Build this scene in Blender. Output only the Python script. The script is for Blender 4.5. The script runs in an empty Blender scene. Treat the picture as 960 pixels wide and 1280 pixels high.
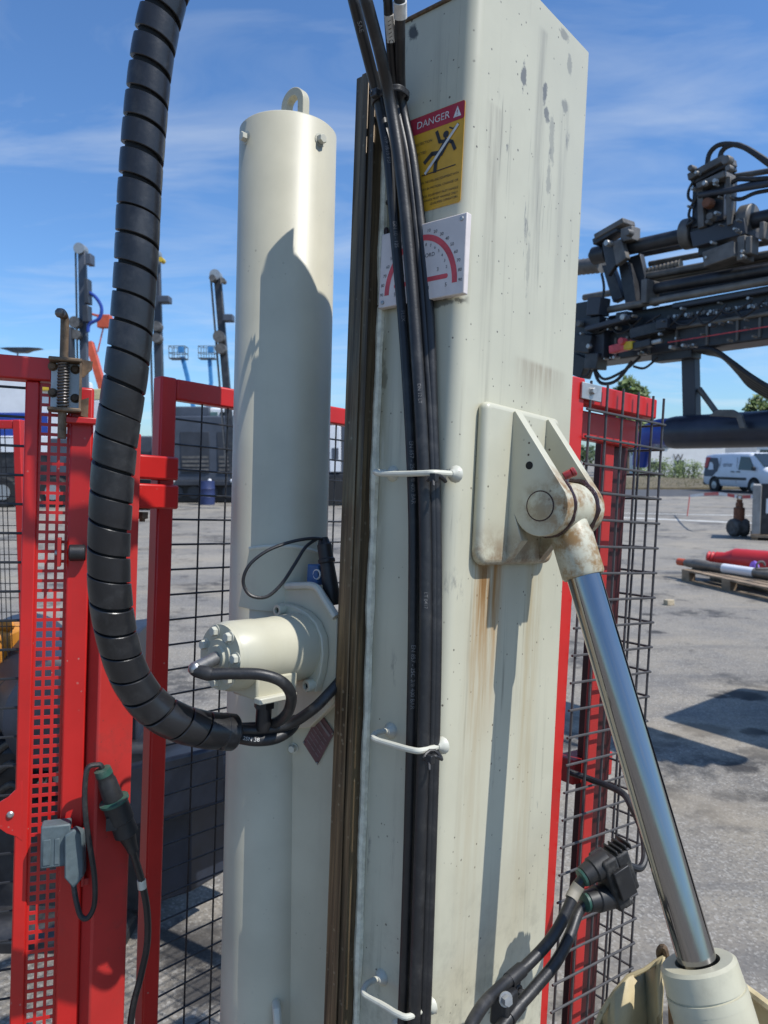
import bpy, bmesh, math, random
from mathutils import Vector, Matrix, noise as mnoise
random.seed(7)
V = Vector
RAD = math.radians
scene = bpy.context.scene
COL = scene.collection

# ---------------------------------------------------------------- camera
FPX = 950.0                      # focal length in photo pixels (960 x 1280)
PITCH = RAD(4.0)
CAM = V((0, 0, 1.65))
XR = V((1, 0, 0)); FW = V((0, math.cos(PITCH), -math.sin(PITCH))); UP = V((0, math.sin(PITCH), math.cos(PITCH)))
cd = bpy.data.cameras.new('camera'); cam = bpy.data.objects.new('camera', cd); COL.objects.link(cam)
cam.location = CAM; cam.rotation_euler = (math.pi / 2 - PITCH, 0, 0)
cd.sensor_fit = 'VERTICAL'; cd.sensor_height = 36; cd.lens = FPX / 1280 * 36
cd.clip_start = 0.05; cd.clip_end = 3000
cd.dof.use_dof = True; cd.dof.focus_distance = 1.2; cd.dof.aperture_fstop = 9.0
scene.camera = cam

# machine frame: a = along the mast's lit face (away right), b = along its shaded face (away left), c = up the mast
T = RAD(2.86); AF = RAD(49)
mz = XR * math.sin(T) + UP * math.cos(T); mx = XR * math.cos(T) - UP * math.sin(T)
ua = mx * math.cos(AF) + FW * math.sin(AF); ub = -(mx * math.sin(AF) - FW * math.cos(AF))
def ray(px, py): return FW + XR * ((px - 480) / FPX) + UP * ((640 - py) / FPX)
def P(px, py, d): return CAM + ray(px, py) * d
def G0(px, py, z=0.0):
    r = ray(px, py); return CAM + r * ((z - CAM.z) / r.z)
def frame(o, x, y, z):
    m = Matrix.Identity(4)
    for i, a in enumerate((x, y, z)):
        for r in range(3): m[r][i] = a[r]
    for r in range(3): m[r][3] = o[r]
    return m
WF = Matrix.Identity(4)
MF = frame(P(565, 640, 1.1), ua, ub, mz)
class Fr:
    def __init__(s, m): s.m = m; s.i = m.inverted(); s.o = s.i @ CAM; s.r = s.i.to_3x3()
    def H(s, px, py, ax, v):
        d = s.r @ ray(px, py); return s.o + d * ((v - s.o[ax]) / d[ax])
    def D(s, px, py, d): return s.i @ P(px, py, d)
MM = Fr(MF); H = MM.H; D = MM.D

# ---------------------------------------------------------------- sky, sun, exposure
EL = RAD(56); DEL = RAD(8)
n_hor = (-ub) * math.cos(DEL) + ua * math.sin(DEL)
SUN = (n_hor * math.cos(EL) + mz * math.sin(EL)).normalized()
world = bpy.data.worlds.new('World'); scene.world = world; world.use_nodes = True
nt = world.node_tree; nt.nodes.clear()
def N(t, typ, **kw):
    n = t.nodes.new(typ)
    for k, v in kw.items():
        if k.startswith('i_'):
            key = k[2:]
            n.inputs[int(key) if key.isdigit() else key.replace('_', ' ')].default_value = v
        else: setattr(n, k, v)
    return n
sky = N(nt, 'ShaderNodeTexSky', sky_type='NISHITA', sun_disc=False)
sky.sun_elevation = math.asin(SUN.z); sky.sun_rotation = math.atan2(SUN.x, SUN.y)
sky.air_density = 1.0; sky.dust_density = 0.8; sky.ozone_density = 2.0; sky.altitude = 100
tc = N(nt, 'ShaderNodeTexCoord')
sep = N(nt, 'ShaderNodeSeparateXYZ'); nt.links.new(tc.outputs['Generated'], sep.inputs[0])
zp = N(nt, 'ShaderNodeMath', operation='MAXIMUM', i_1=0.04); nt.links.new(sep.outputs[2], zp.inputs[0])
za = N(nt, 'ShaderNodeMath', operation='ADD', i_1=0.12); nt.links.new(zp.outputs[0], za.inputs[0])
dx = N(nt, 'ShaderNodeMath', operation='DIVIDE'); nt.links.new(sep.outputs[0], dx.inputs[0]); nt.links.new(za.outputs[0], dx.inputs[1])
dy = N(nt, 'ShaderNodeMath', operation='DIVIDE'); nt.links.new(sep.outputs[1], dy.inputs[0]); nt.links.new(za.outputs[0], dy.inputs[1])
cb = N(nt, 'ShaderNodeCombineXYZ'); nt.links.new(dx.outputs[0], cb.inputs[0]); nt.links.new(dy.outputs[0], cb.inputs[1])
mp = N(nt, 'ShaderNodeMapping'); mp.inputs['Scale'].default_value = (0.75, 1.7, 1); mp.inputs['Rotation'].default_value = (0, 0, RAD(-14)); mp.inputs['Location'].default_value = (3.3, 1.2, 0)
nt.links.new(cb.outputs[0], mp.inputs['Vector'])
nz = N(nt, 'ShaderNodeTexNoise', i_Scale=1.3, i_Detail=9.0, i_Roughness=0.58, i_Distortion=0.9); nt.links.new(mp.outputs[0], nz.inputs['Vector'])
rp = N(nt, 'ShaderNodeMapRange', i_1=0.45, i_2=0.88, i_3=0.0, i_4=0.46); nt.links.new(nz.outputs[0], rp.inputs[0])
hs_ = N(nt, 'ShaderNodeMix', data_type='RGBA', blend_type='MULTIPLY'); hs_.inputs[0].default_value = 1; hs_.inputs[7].default_value = (.75, 1.07, 1.41, 1); nt.links.new(sky.outputs[0], hs_.inputs[6])
b1 = N(nt, 'ShaderNodeBackground', i_Strength=0.113); nt.links.new(hs_.outputs[2], b1.inputs[0])
b2 = N(nt, 'ShaderNodeBackground', i_Strength=0.85); b2.inputs[0].default_value = (0.88, 0.95, 1.0, 1)
ms = N(nt, 'ShaderNodeMixShader'); nt.links.new(rp.outputs[0], ms.inputs[0]); nt.links.new(b1.outputs[0], ms.inputs[1]); nt.links.new(b2.outputs[0], ms.inputs[2])
wo = N(nt, 'ShaderNodeOutputWorld'); nt.links.new(ms.outputs[0], wo.inputs[0])
sl = bpy.data.lights.new('sun', 'SUN'); sl.energy = 4.4; sl.angle = RAD(0.53); sl.color = (1.0, 0.975, 0.935)
so = bpy.data.objects.new('sun', sl); COL.objects.link(so); so.rotation_euler = (-SUN).to_track_quat('-Z', 'Y').to_euler(); so.location = (4, -4, 8)
cy = scene.cycles; cy.max_bounces = 5; cy.diffuse_bounces = 3; cy.glossy_bounces = 3; cy.transmission_bounces = 2; cy.caustics_reflective = False; cy.caustics_refractive = False
vs = scene.view_settings; vs.view_transform = 'Standard'; vs.look = 'None'; vs.gamma = 1; vs.use_curve_mapping = False; vs.exposure = 0.13

# ---------------------------------------------------------------- mesh builder
ORG = {}
FRM = {}
class MB:
    def __init__(s): s.v = []; s.f = []
    def add(s, vs_, fs):
        o = len(s.v); s.v += [V(p) for p in vs_]; s.f += [tuple(i + o for i in f) for f in fs]; return s
    def box(s, lo, hi):
        (x0, y0, z0), (x1, y1, z1) = lo, hi
        return s.add([(x0, y0, z0), (x1, y0, z0), (x1, y1, z0), (x0, y1, z0), (x0, y0, z1), (x1, y0, z1), (x1, y1, z1), (x0, y1, z1)],
                     [(3, 2, 1, 0), (4, 5, 6, 7), (0, 1, 5, 4), (1, 2, 6, 5), (2, 3, 7, 6), (3, 0, 4, 7)])
    def cbox(s, c, sz, R=None):
        c = V(c); h = V(sz) / 2; R = R or Matrix.Identity(3); pts = []
        for k in (-1, 1):
            for (i, j) in ((-1, -1), (1, -1), (1, 1), (-1, 1)): pts.append(c + R @ V((i * h.x, j * h.y, k * h.z)))
        return s.add(pts, [(3, 2, 1, 0), (4, 5, 6, 7), (0, 1, 5, 4), (1, 2, 6, 5), (2, 3, 7, 6), (3, 0, 4, 7)])
    def beam(s, p0, p1, w, h, up=(0, 0, 1)):
        p0 = V(p0); p1 = V(p1); z = (p1 - p0); L = z.length; z.normalize(); up = V(up)
        x = up.cross(z)
        if x.length < 1e-5: x = V((1, 0, 0)).cross(z)
        x.normalize(); y = z.cross(x)
        R = Matrix((x, y, z)).transposed()
        return s.cbox((p0 + p1) / 2, (w, h, L), R)
    def ring(s, c, x, y, r, n): return [V(c) + x * (r * math.cos(2 * math.pi * i / n)) + y * (r * math.sin(2 * math.pi * i / n)) for i in range(n)]
    def lathe(s, p0, ax, prof, n=24, ref=None, cap=True):
        """prof: list of (distance along axis, radius)"""
        p0 = V(p0); z = V(ax).normalized(); x = V(ref) if ref else (V((0, 0, 1)) if abs(z.z) < .9 else V((1, 0, 0)))
        x = (x - z * x.dot(z)).normalized(); y = z.cross(x); o = len(s.v)
        for t, r in prof: s.v += s.ring(p0 + z * t, x, y, max(r, 1e-5), n)
        for k in range(len(prof) - 1):
            for i in range(n): s.f.append((o + k * n + i, o + k * n + (i + 1) % n, o + (k + 1) * n + (i + 1) % n, o + (k + 1) * n + i))
        if cap:
            s.f.append(tuple(o + i for i in reversed(range(n)))); s.f.append(tuple(o + (len(prof) - 1) * n + i for i in range(n)))
        return s
    def cyl(s, p0, p1, r0, r1=None, n=20, ref=None, ch=0):
        p0 = V(p0); p1 = V(p1); L = (p1 - p0).length; r1 = r0 if r1 is None else r1
        pr = [(0, r0), (L, r1)] if not ch else [(0, r0 - ch), (ch, r0), (L - ch, r1), (L, r1 - ch)]
        return s.lathe(p0, p1 - p0, pr, n, ref)
    def tube(s, pts, r, n=10, closed=False, rr=None):
        pts = [V(p) for p in pts]; m = len(pts); o = len(s.v); x = None
        for k in range(m):
            if closed: t = pts[(k + 1) % m] - pts[k - 1]
            else: t = pts[min(k + 1, m - 1)] - pts[max(k - 1, 0)]
            t.normalize()
            if x is None: x = t.orthogonal().normalized()
            x = (x - t * x.dot(t)).normalized(); y = t.cross(x)
            s.v += s.ring(pts[k], x, y, rr[k] if rr else r, n)
        for k in range(m if closed else m - 1):
            k2 = (k + 1) % m
            for i in range(n): s.f.append((o + k * n + i, o + k * n + (i + 1) % n, o + k2 * n + (i + 1) % n, o + k2 * n + i))
        if not closed:
            s.f.append(tuple(o + i for i in reversed(range(n)))); s.f.append(tuple(o + (m - 1) * n + i for i in range(n)))
        return s
    def prism(s, poly, vec):
        poly = [V(p) for p in poly]; vec = V(vec); n = len(poly); o = len(s.v)
        nn = V((0, 0, 0))
        for i in range(n): nn += poly[i].cross(poly[(i + 1) % n])
        if nn.dot(vec) < 0: poly.reverse()
        s.v += poly + [p + vec for p in poly]
        s.f.append(tuple(o + i for i in reversed(range(n)))); s.f.append(tuple(o + n + i for i in range(n)))
        for i in range(n): s.f.append((o + i, o + (i + 1) % n, o + n + (i + 1) % n, o + n + i))
        return s
    def ball(s, c, r, n=12, sc=(1, 1, 1)):
        c = V(c); o = len(s.v); m = n // 2
        for k in range(m + 1):
            th = math.pi * k / m
            for i in range(n):
                ph = 2 * math.pi * i / n
                s.v.append(c + V((r * sc[0] * math.sin(th) * math.cos(ph), r * sc[1] * math.sin(th) * math.sin(ph), r * sc[2] * math.cos(th))))
        for k in range(m):
            for i in range(n): s.f.append((o + k * n + i, o + (k + 1) * n + i, o + (k + 1) * n + (i + 1) % n, o + k * n + (i + 1) % n))
        return s
    def bolt(s, c, ax, r, h=None, n=6):
        h = h or r * 1.2; ax = V(ax).normalized(); c = V(c)
        s.lathe(c - ax * .001, ax, [(0, r * 1.35), (r * .3, r * 1.35)], 16)
        return s.lathe(c, ax, [(r * .2, r), (h * .85, r), (h, r * .86)], n)
    def mesh(s, org, smooth, ang):
        me = bpy.data.meshes.new('m'); me.from_pydata([p - org for p in s.v], [], s.f); me.validate()
        if smooth:
            me.shade_smooth(); me.set_sharp_from_angle(angle=RAD(ang))
        return me
    def build(s, name, mat, parent=None, fr=None, org=None, bevel=0, seg=2, smooth=True, ang=35, label=None, cat=None, group=None, kind=None):
        if parent is not None: org = ORG[parent.name]
        if org is None:
            n = len(s.v); org = V((sum(p.x for p in s.v) / n, sum(p.y for p in s.v) / n, min(p.z for p in s.v)))
        org = V(org)
        me = s.mesh(org, smooth, ang); me.name = name
        if mat: me.materials.append(M[mat] if isinstance(mat, str) else mat)
        o = bpy.data.objects.new(name, me); COL.objects.link(o)
        ORG[o.name] = org
        if parent is not None: o.parent = parent
        else: o.matrix_world = (fr or WF) @ Matrix.Translation(org)
        if bevel:
            b = o.modifiers.new('bevel', 'BEVEL'); b.width = bevel; b.segments = seg; b.limit_method = 'ANGLE'; b.angle_limit = RAD(40); b.harden_normals = False
        tag(o, label, cat, group, kind)
        return o
def tag(o, label=None, cat=None, group=None, kind=None):
    for k, v in (('label', label), ('category', cat), ('group', group), ('kind', kind)):
        if v: o[k] = v
    return o
def thing(name, label, cat, fr=None, org=(0, 0, 0), group=None):
    o = bpy.data.objects.new(name, None); COL.objects.link(o); o.empty_display_size = .1
    o.matrix_world = (fr or WF) @ Matrix.Translation(V(org)); ORG[o.name] = V(org)
    return tag(o, label, cat, group)
def copies(o, offs, parent):
    """alike pieces of a thing: share mesh data"""
    for d in offs:
        c = o.copy(); COL.objects.link(c); c.parent = parent; c.location = V(o.location) + V(d); ORG[c.name] = ORG[o.name]
def spline(pts, per=8):
    pts = [V(p) for p in pts]; out = []; n = len(pts)
    for i in range(n - 1):
        p0, p1, p2, p3 = pts[max(i - 1, 0)], pts[i], pts[i + 1], pts[min(i + 2, n - 1)]
        for k in range(per):
            t = k / per
            out.append(.5 * ((2 * p1) + (p2 - p0) * t + (2 * p0 - 5 * p1 + 4 * p2 - p3) * t * t + (3 * p1 - p0 - 3 * p2 + p3) * t ** 3))
    out.append(pts[-1]); return out
def text_faces(txt, size, align='CENTER'):
    c = bpy.data.curves.new('t', 'FONT'); c.body = txt; c.size = size; c.align_x = align; c.align_y = 'CENTER'; c.resolution_u = 3
    o = bpy.data.objects.new('t', c); COL.objects.link(o)
    dg = bpy.context.evaluated_depsgraph_get(); dg.update(); me = bpy.data.meshes.new_from_object(o.evaluated_get(dg))
    r = ([v.co.copy() for v in me.vertices], [tuple(p.vertices) for p in me.polygons])
    bpy.data.objects.remove(o); bpy.data.curves.remove(c); bpy.data.meshes.remove(me); return r
def put_text(mb, txt, size, fn, align='CENTER'):
    vs_, fs = text_faces(txt, size, align); mb.add([fn(p.x, p.y) for p in vs_], fs)

# ---------------------------------------------------------------- materials
M = {}
def lin(h):
    h = h.lstrip('#'); r = []
    for i in (0, 2, 4):
        c = int(h[i:i + 2], 16) / 255; r.append(c / 12.92 if c <= .04045 else ((c + .055) / 1.055) ** 2.4)
    return tuple(r)
class Mat:
    def __init__(s, name):
        s.m = bpy.data.materials.new(name); s.m.use_nodes = True; s.t = s.m.node_tree; s.t.nodes.clear(); M[name] = s.m
        s.out = s.t.nodes.new('ShaderNodeOutputMaterial'); s.b = s.t.nodes.new('ShaderNodeBsdfPrincipled'); s.L(s.b.outputs[0], s.out.inputs[0])
        s.co = s.t.nodes.new('ShaderNodeTexCoord').outputs['Object']
    def L(s, a, b): s.t.links.new(a, b)
    def n(s, typ, **kw): return N(s.t, typ, **kw)
    def map(s, sc=(1, 1, 1), rot=(0, 0, 0), loc=(0, 0, 0)):
        m = s.n('ShaderNodeMapping'); m.inputs['Scale'].default_value = sc; m.inputs['Rotation'].default_value = rot; m.inputs['Location'].default_value = loc
        s.L(s.co, m.inputs[0]); return m.outputs[0]
    def noise(s, scale, det=4, rough=.55, vec=None, dist=0):
        n = s.n('ShaderNodeTexNoise', i_Scale=scale, i_Detail=float(det), i_Roughness=rough, i_Distortion=float(dist)); s.L(vec or s.co, n.inputs['Vector']); return n.outputs[0]
    def vor(s, scale, vec=None, out=0, feature='F1'):
        n = s.n('ShaderNodeTexVoronoi', feature=feature, i_Scale=scale); s.L(vec or s.co, n.inputs['Vector']); return n.outputs[out]
    def rng(s, x, a, b, c=0., d=1., smooth=True):
        n = s.n('ShaderNodeMapRange', i_1=a, i_2=b, i_3=c, i_4=d)
        if smooth: n.interpolation_type = 'SMOOTHSTEP'
        s.L(x, n.inputs[0]); return n.outputs[0]
    def math(s, op, a, b=None):
        n = s.n('ShaderNodeMath', operation=op)
        for i, q in enumerate((a, b)):
            if q is None: continue
            if isinstance(q, (int, float)): n.inputs[i].default_value = q
            else: s.L(q, n.inputs[i])
        return n.outputs[0]
    def mix(s, f, a, b, blend='MIX'):
        n = s.n('ShaderNodeMix', data_type='RGBA', blend_type=blend)
        for i, q in ((0, f), (6, a), (7, b)):
            if isinstance(q, (int, float)): n.inputs[i].default_value = q
            elif isinstance(q, tuple): n.inputs[i].default_value = (*q[:3], 1)
            else: s.L(q, n.inputs[i])
        return n.outputs[2]
    def xyz(s):
        n = s.n('ShaderNodeSeparateXYZ'); s.L(s.co, n.inputs[0]); return n.outputs
    def fin(s, col=None, rough=.5, metal=0., bump=None, bs=.2, bd=.002, **kw):
        b = s.b
        for k, q in (('Base Color', col), ('Roughness', rough), ('Metallic', metal)):
            if q is None: continue
            if isinstance(q, tuple): b.inputs[k].default_value = (*q[:3], 1)
            elif isinstance(q, (int, float)): b.inputs[k].default_value = q
            else: s.L(q, b.inputs[k])
        if bump is not None:
            n = s.n('ShaderNodeBump', i_Strength=bs, i_Distance=bd); s.L(bump, n.inputs['Height']); s.L(n.outputs[0], b.inputs['Normal'])
        for k, q in kw.items(): b.inputs[k.replace('_', ' ')].default_value = q
        return s.m
def paint(name, col, rough=.4, var=.12, dirt=.25, dcol=(.10, .085, .06), chips=.5, ccol=(.05, .035, .025), streak=.3, csc=55, bump=.08):
    m = Mat(name); c = tuple(col)
    n1 = m.noise(5, 5); base = m.mix(m.rng(n1, .3, .7), tuple(x * (1 - var) for x in c), tuple(min(1, x * (1 + var * .5)) for x in c))
    st = m.noise(1, 6, .6, m.map((38, 38, 1.6))); sm = m.math('MULTIPLY', m.rng(st, .52, .78), m.rng(m.noise(3, 3), .35, .7))
    base = m.mix(m.math('MULTIPLY', sm, streak), base, dcol)
    d2 = m.rng(m.noise(14, 8, .7), .52, .85); base = m.mix(m.math('MULTIPLY', d2, dirt), base, dcol)
    ch = m.vor(csc); cn = m.noise(csc * 1.6, 2); cz = m.math('ADD', ch, m.math('MULTIPLY', cn, .25))
    gate = m.rng(m.noise(6, 3, .6, m.map((1, 1, 1), loc=(3, 9, 2))), .50, .66)
    cm = m.math('MULTIPLY', m.rng(cz, .235, .20), gate)
    base = m.mix(m.math('MULTIPLY', cm, chips), base, ccol)
    r = m.math('ADD', rough - .06, m.math('MULTIPLY', n1, .16))
    hb = m.math('ADD', m.math('MULTIPLY', m.noise(160, 3), .5), m.math('MULTIPLY', cm, -.6))
    return m.fin(base, r, 0., hb, bump, .001)
def plain(name, col, rough=.5, metal=0., var=.15, sc=20, bump=.1, dust=0., dcol=(.25, .23, .2), **kw):
    m = Mat(name); c = tuple(col); n1 = m.noise(sc, 6, .6)
    base = m.mix(m.rng(n1, .3, .7), tuple(x * (1 - var) for x in c), tuple(min(1, x * (1 + var)) for x in c))
    if dust: base = m.mix(m.math('MULTIPLY', m.rng(m.noise(sc * .6, 8, .7), .48, .8), dust), base, dcol)
    return m.fin(base, m.math('ADD', rough - .08, m.math('MULTIPLY', n1, .16)), metal, m.noise(sc * 8, 3), bump, .001, **kw)

CREAM = (.505, .482, .365)
paint('cream', CREAM, .36, chips=.7, dirt=.14, streak=.30)
paint('cream_tube', (.51, .475, .355), .42, chips=.35, dirt=.06, streak=.12)
paint('cream_dirty', (.50, .41, .23), .55, chips=.9, dirt=.95, dcol=(.13, .08, .035), streak=.9, var=.3)
paint('red', (.50, .014, .011), .36, var=.16, dirt=.30, dcol=(.17, .035, .03), chips=.9, ccol=(.42, .24, .20), streak=.30, csc=60)
paint('red_dusty', (.44, .024, .020), .5, var=.18, dirt=.75, dcol=(.14, .035, .03), chips=.5, ccol=(.06, .03, .025), streak=.25, csc=70)
plain('rubber', (.014, .014, .015), .46, dust=.5, dcol=(.105, .098, .088), sc=40, bump=.25)
plain('rubber_clean', (.012, .012, .013), .42, dust=.12, sc=40)
plain('guard', (.014, .014, .0155), .33, dust=.42, dcol=(.12, .12, .118), sc=26, bump=.25)
plain('plastic_black', (.014, .014, .015), .5, dust=.25, dcol=(.12, .115, .105), sc=50)
plain('plastic_dusty', (.016, .016, .016), .6, dust=.75, dcol=(.13, .12, .105), sc=70, bump=.5)
plain('plastic_green', (.02, .075, .055), .5, dust=.3, sc=60)
plain('plastic_grey', (.085, .115, .125), .55, dust=.4, dcol=(.2, .21, .21), sc=60)
plain('plastic_blue', (.03, .10, .24), .5, sc=60)
plain('wire', (.012, .013, .016), .45, dust=.15, sc=50)
plain('wire_grey', (.055, .052, .052), .5, dust=.4, dcol=(.17, .15, .14), sc=50)
plain('galv', (.42, .42, .41), .45, .7, sc=30, dust=.25, dcol=(.2, .17, .13))
plain('steel', (.35, .34, .33), .4, .9, sc=30)
plain('rusty', (.13, .085, .05), .65, .2, sc=40, var=.5, dust=.6, dcol=(.30, .26, .2))
plain('spring', (.16, .15, .145), .4, .8, sc=60, dust=.3)
plain('weld', (.66, .63, .49), .45, sc=60, var=.2, bump=.5, dust=.5, dcol=(.24, .20, .09))
plain('grease', (.035, .014, .012), .25, sc=120, var=.4, bump=.6)
plain('white_print', (.62, .60, .56), .5, sc=90, var=.2)
plain('hose_print', (.20, .19, .18), .55, sc=90, var=.5)
plain('red_print', (.58, .07, .08), .45, sc=40, var=.2)
plain('decal_red', (.40, .03, .05), .35, sc=40, var=.08, dust=.1)
plain('decal_yellow', (.62, .33, .028), .35, sc=30, var=.10, dust=.12)
plain('decal_black', (.03, .028, .026), .45, sc=40)
plain('gauge_white', (.64, .57, .53), .4, sc=14, var=.08, dust=.35, dcol=(.33, .26, .24))
plain('plate_maroon', (.13, .05, .055), .4, sc=40, var=.25)
plain('hole_dark', (.006, .006, .006), .8)
# chrome rod: polished, faint lengthwise rubbing
m = Mat('chrome'); m.fin((.31, .30, .295), m.rng(m.noise(1, 5, .6, m.map((90, 90, 2.0))), .3, .75, .06, .18), 1.0, m.noise(300, 2), .03, .0005)
# greasy guide rail
m = Mat('rail'); st = m.noise(1, 6, .6, m.map((120, 120, 3)))
c = m.mix(m.rng(st, .35, .7), (.062, .044, .026), (.215, .152, .085)); sp = m.rng(m.vor(70), .22, .12); g = m.rng(m.noise(9, 2), .45, .6)
c = m.mix(m.math('MULTIPLY', m.math('MULTIPLY', sp, g), .35), c, (.4, .35, .25))
m.fin(c, m.rng(m.noise(12, 4), .3, .7, .28, .55), .55, m.noise(90, 4), .25, .001)
# mast paint: cream + rust runs under the clevis + scuffs
def mast_material():
    m = Mat('mast_paint'); x = m.xyz(); a, b, c = x[0], x[1], x[2]       # object origin is the mast's base point
    n1 = m.noise(5, 5)
    base = m.mix(m.rng(n1, .3, .7), tuple(q * .93 for q in CREAM), tuple(q * 1.04 for q in CREAM))
    st = m.noise(1, 7, .62, m.map((42, 42, 1.5))); sm = m.math('MULTIPLY', m.rng(st, .54, .74), m.rng(m.noise(3, 3), .40, .68))
    base = m.mix(m.math('MULTIPLY', sm, .55), base, (.15, .135, .10))
    drip = m.math('MULTIPLY', m.rng(m.noise(1, 5, .7, m.map((75, 75, 2.4), loc=(4, 2, 7))), .60, .72), m.rng(m.noise(5, 2, .5, m.map(loc=(8, 1, 3))), .48, .66))
    base = m.mix(m.math('MULTIPLY', drip, .55), base, (.12, .11, .09))
    # grey rub marks
    gm = m.math('MULTIPLY', m.rng(m.noise(1, 6, .7, m.map((30, 30, 7), loc=(1, 5, 2))), .60, .68), m.rng(m.noise(7, 2, .5, m.map(loc=(2, 2, 9))), .52, .66))
    base = m.mix(m.math('MULTIPLY', gm, .85), base, (.15, .148, .14))
    ch = m.math('ADD', m.vor(62), m.math('MULTIPLY', m.noise(100, 2), .25)); gate = m.rng(m.noise(9, 3, .6, m.map(loc=(3, 9, 2))), .43, .56)
    cm = m.math('MULTIPLY', m.rng(ch, .235, .20), gate)
    base = m.mix(m.math('MULTIPLY', cm, .85), base, (.045, .033, .028))
    # rust runs: two bands hanging below the clevis pad (lit face only), fading downwards
    rn = m.noise(1, 6, .65, m.map((60, 60, 3.5), loc=(0, 3, 1))); scn = m.noise(45, 5, .65)
    za = MAST_ORG
    def band(a0, w, top, ln, k):
        f = m.math('SUBTRACT', 1.0, m.rng(m.math('ABSOLUTE', m.math('SUBTRACT', a, a0 - za.x)), w * .3, w))
        f = m.math('MULTIPLY', f, m.rng(c, top - za.z, top - .01 - za.z)); f = m.math('MULTIPLY', f, m.rng(c, top - ln - za.z, top - za.z))
        f = m.math('MULTIPLY', f, m.rng(b, .03 - za.y, .01 - za.y)); f = m.math('MULTIPLY', f, m.rng(rn, .33, .62)); return m.math('MULTIPLY', f, k)
    base = m.mix(band(.105, .055, -.07, .34, 1.0), base, (.33, .155, .03))
    base = m.mix(band(.085, .045, -.07, .9, .35), base, (.33, .22, .09))
    base = m.mix(band(.245, .035, -.07, .9, .5), base, (.34, .24, .10))
    base = m.mix(band(.10, .03, -.075, .13, .8), base, (.16, .07, .02))
    base = m.mix(band(.235, .10, .26, .09, .6), base, (.20, .13, .07))
    base = m.mix(band(.19, .022, .80, .75, .5), base, (.19, .175, .145)); base = m.mix(band(.27, .02, .72, .6, .4), base, (.19, .175, .145)); base = m.mix(band(.06, .03, .62, .5, .4), base, (.24, .21, .16))
    for (sx, sy, ra, rc, k) in ((655, 94, .010, .022, .9), (681, 118, .008, .026, .9), (683, 140, .010, .014, .85), (706, 46, .020, .010, .6), (712, 78, .010, .022, .5), (706, 132, .012, .016, .6), (690, 178, .010, .05, .45), (686, 215, .008, .04, .45), (634, 185, .006, .012, .7), (660, 330, .006, .05, .3)):
        q = H(sx, sy, 1, 0); da = m.math('MULTIPLY', m.math('SUBTRACT', a, q.x - za.x), 1 / ra); dc = m.math('MULTIPLY', m.math('SUBTRACT', c, q.z - za.z), 1 / rc)
        dd = m.math('SQRT', m.math('ADD', m.math('MULTIPLY', da, da), m.math('MULTIPLY', dc, dc))); dd = m.math('ADD', dd, m.math('MULTIPLY', m.math('SUBTRACT', scn, .5), 3.2))
        base = m.mix(m.math('MULTIPLY', m.math('MULTIPLY', m.rng(dd, 1.0, .55), m.rng(b, .03 - za.y, .01 - za.y)), k), base, (.13, .128, .12))
    for (sx, sy, rb2, rc, k) in ((476, 350, .010, .05, .95), (474, 400, .008, .06, .8), (480, 470, .008, .03, .6), (517, 40, .010, .016, .9), (545, 380, .05, .007, .7), (580, 372, .02, .008, .8)):
        q = H(sx, sy, 0, 0); da = m.math('MULTIPLY', m.math('SUBTRACT', b, q.y - za.y), 1 / rb2); dc = m.math('MULTIPLY', m.math('SUBTRACT', c, q.z - za.z), 1 / rc)
        dd = m.math('SQRT', m.math('ADD', m.math('MULTIPLY', da, da), m.math('MULTIPLY', dc, dc))); dd = m.math('ADD', dd, m.math('MULTIPLY', m.math('SUBTRACT', scn, .5), 2.6))
        base = m.mix(m.math('MULTIPLY', m.math('MULTIPLY', m.rng(dd, 1.0, .5), m.rng(a, .02 - za.x, .005 - za.x)), k), base, (.03, .027, .02))
    # grime creeping up from below
    lo = m.math('MULTIPLY', m.rng(c, -.45 - za.z, -.95 - za.z), m.rng(m.noise(22, 7, .7), .45, .7)); base = m.mix(m.math('MULTIPLY', lo, .5), base, (.13, .12, .09))
    gs = m.math('MULTIPLY', m.math('MULTIPLY', m.rng(a, .012 - za.x, .003 - za.x), m.rng(b, .118 - za.y, .162 - za.y)), m.rng(m.noise(1, 6, .7, m.map((45, 45, 8))), .36, .58))
    base = m.mix(m.math('MULTIPLY', gs, .8), base, (.16, .13, .055))
    hb = m.math('ADD', m.math('MULTIPLY', m.noise(140, 3), .5), m.math('MULTIPLY', cm, -.7))
    m.fin(base, m.math('ADD', .30, m.math('MULTIPLY', n1, .18)), 0., hb, .10, .001)
MAST_ORG = V((.17, .10, -1.45)); mast_material()
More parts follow.
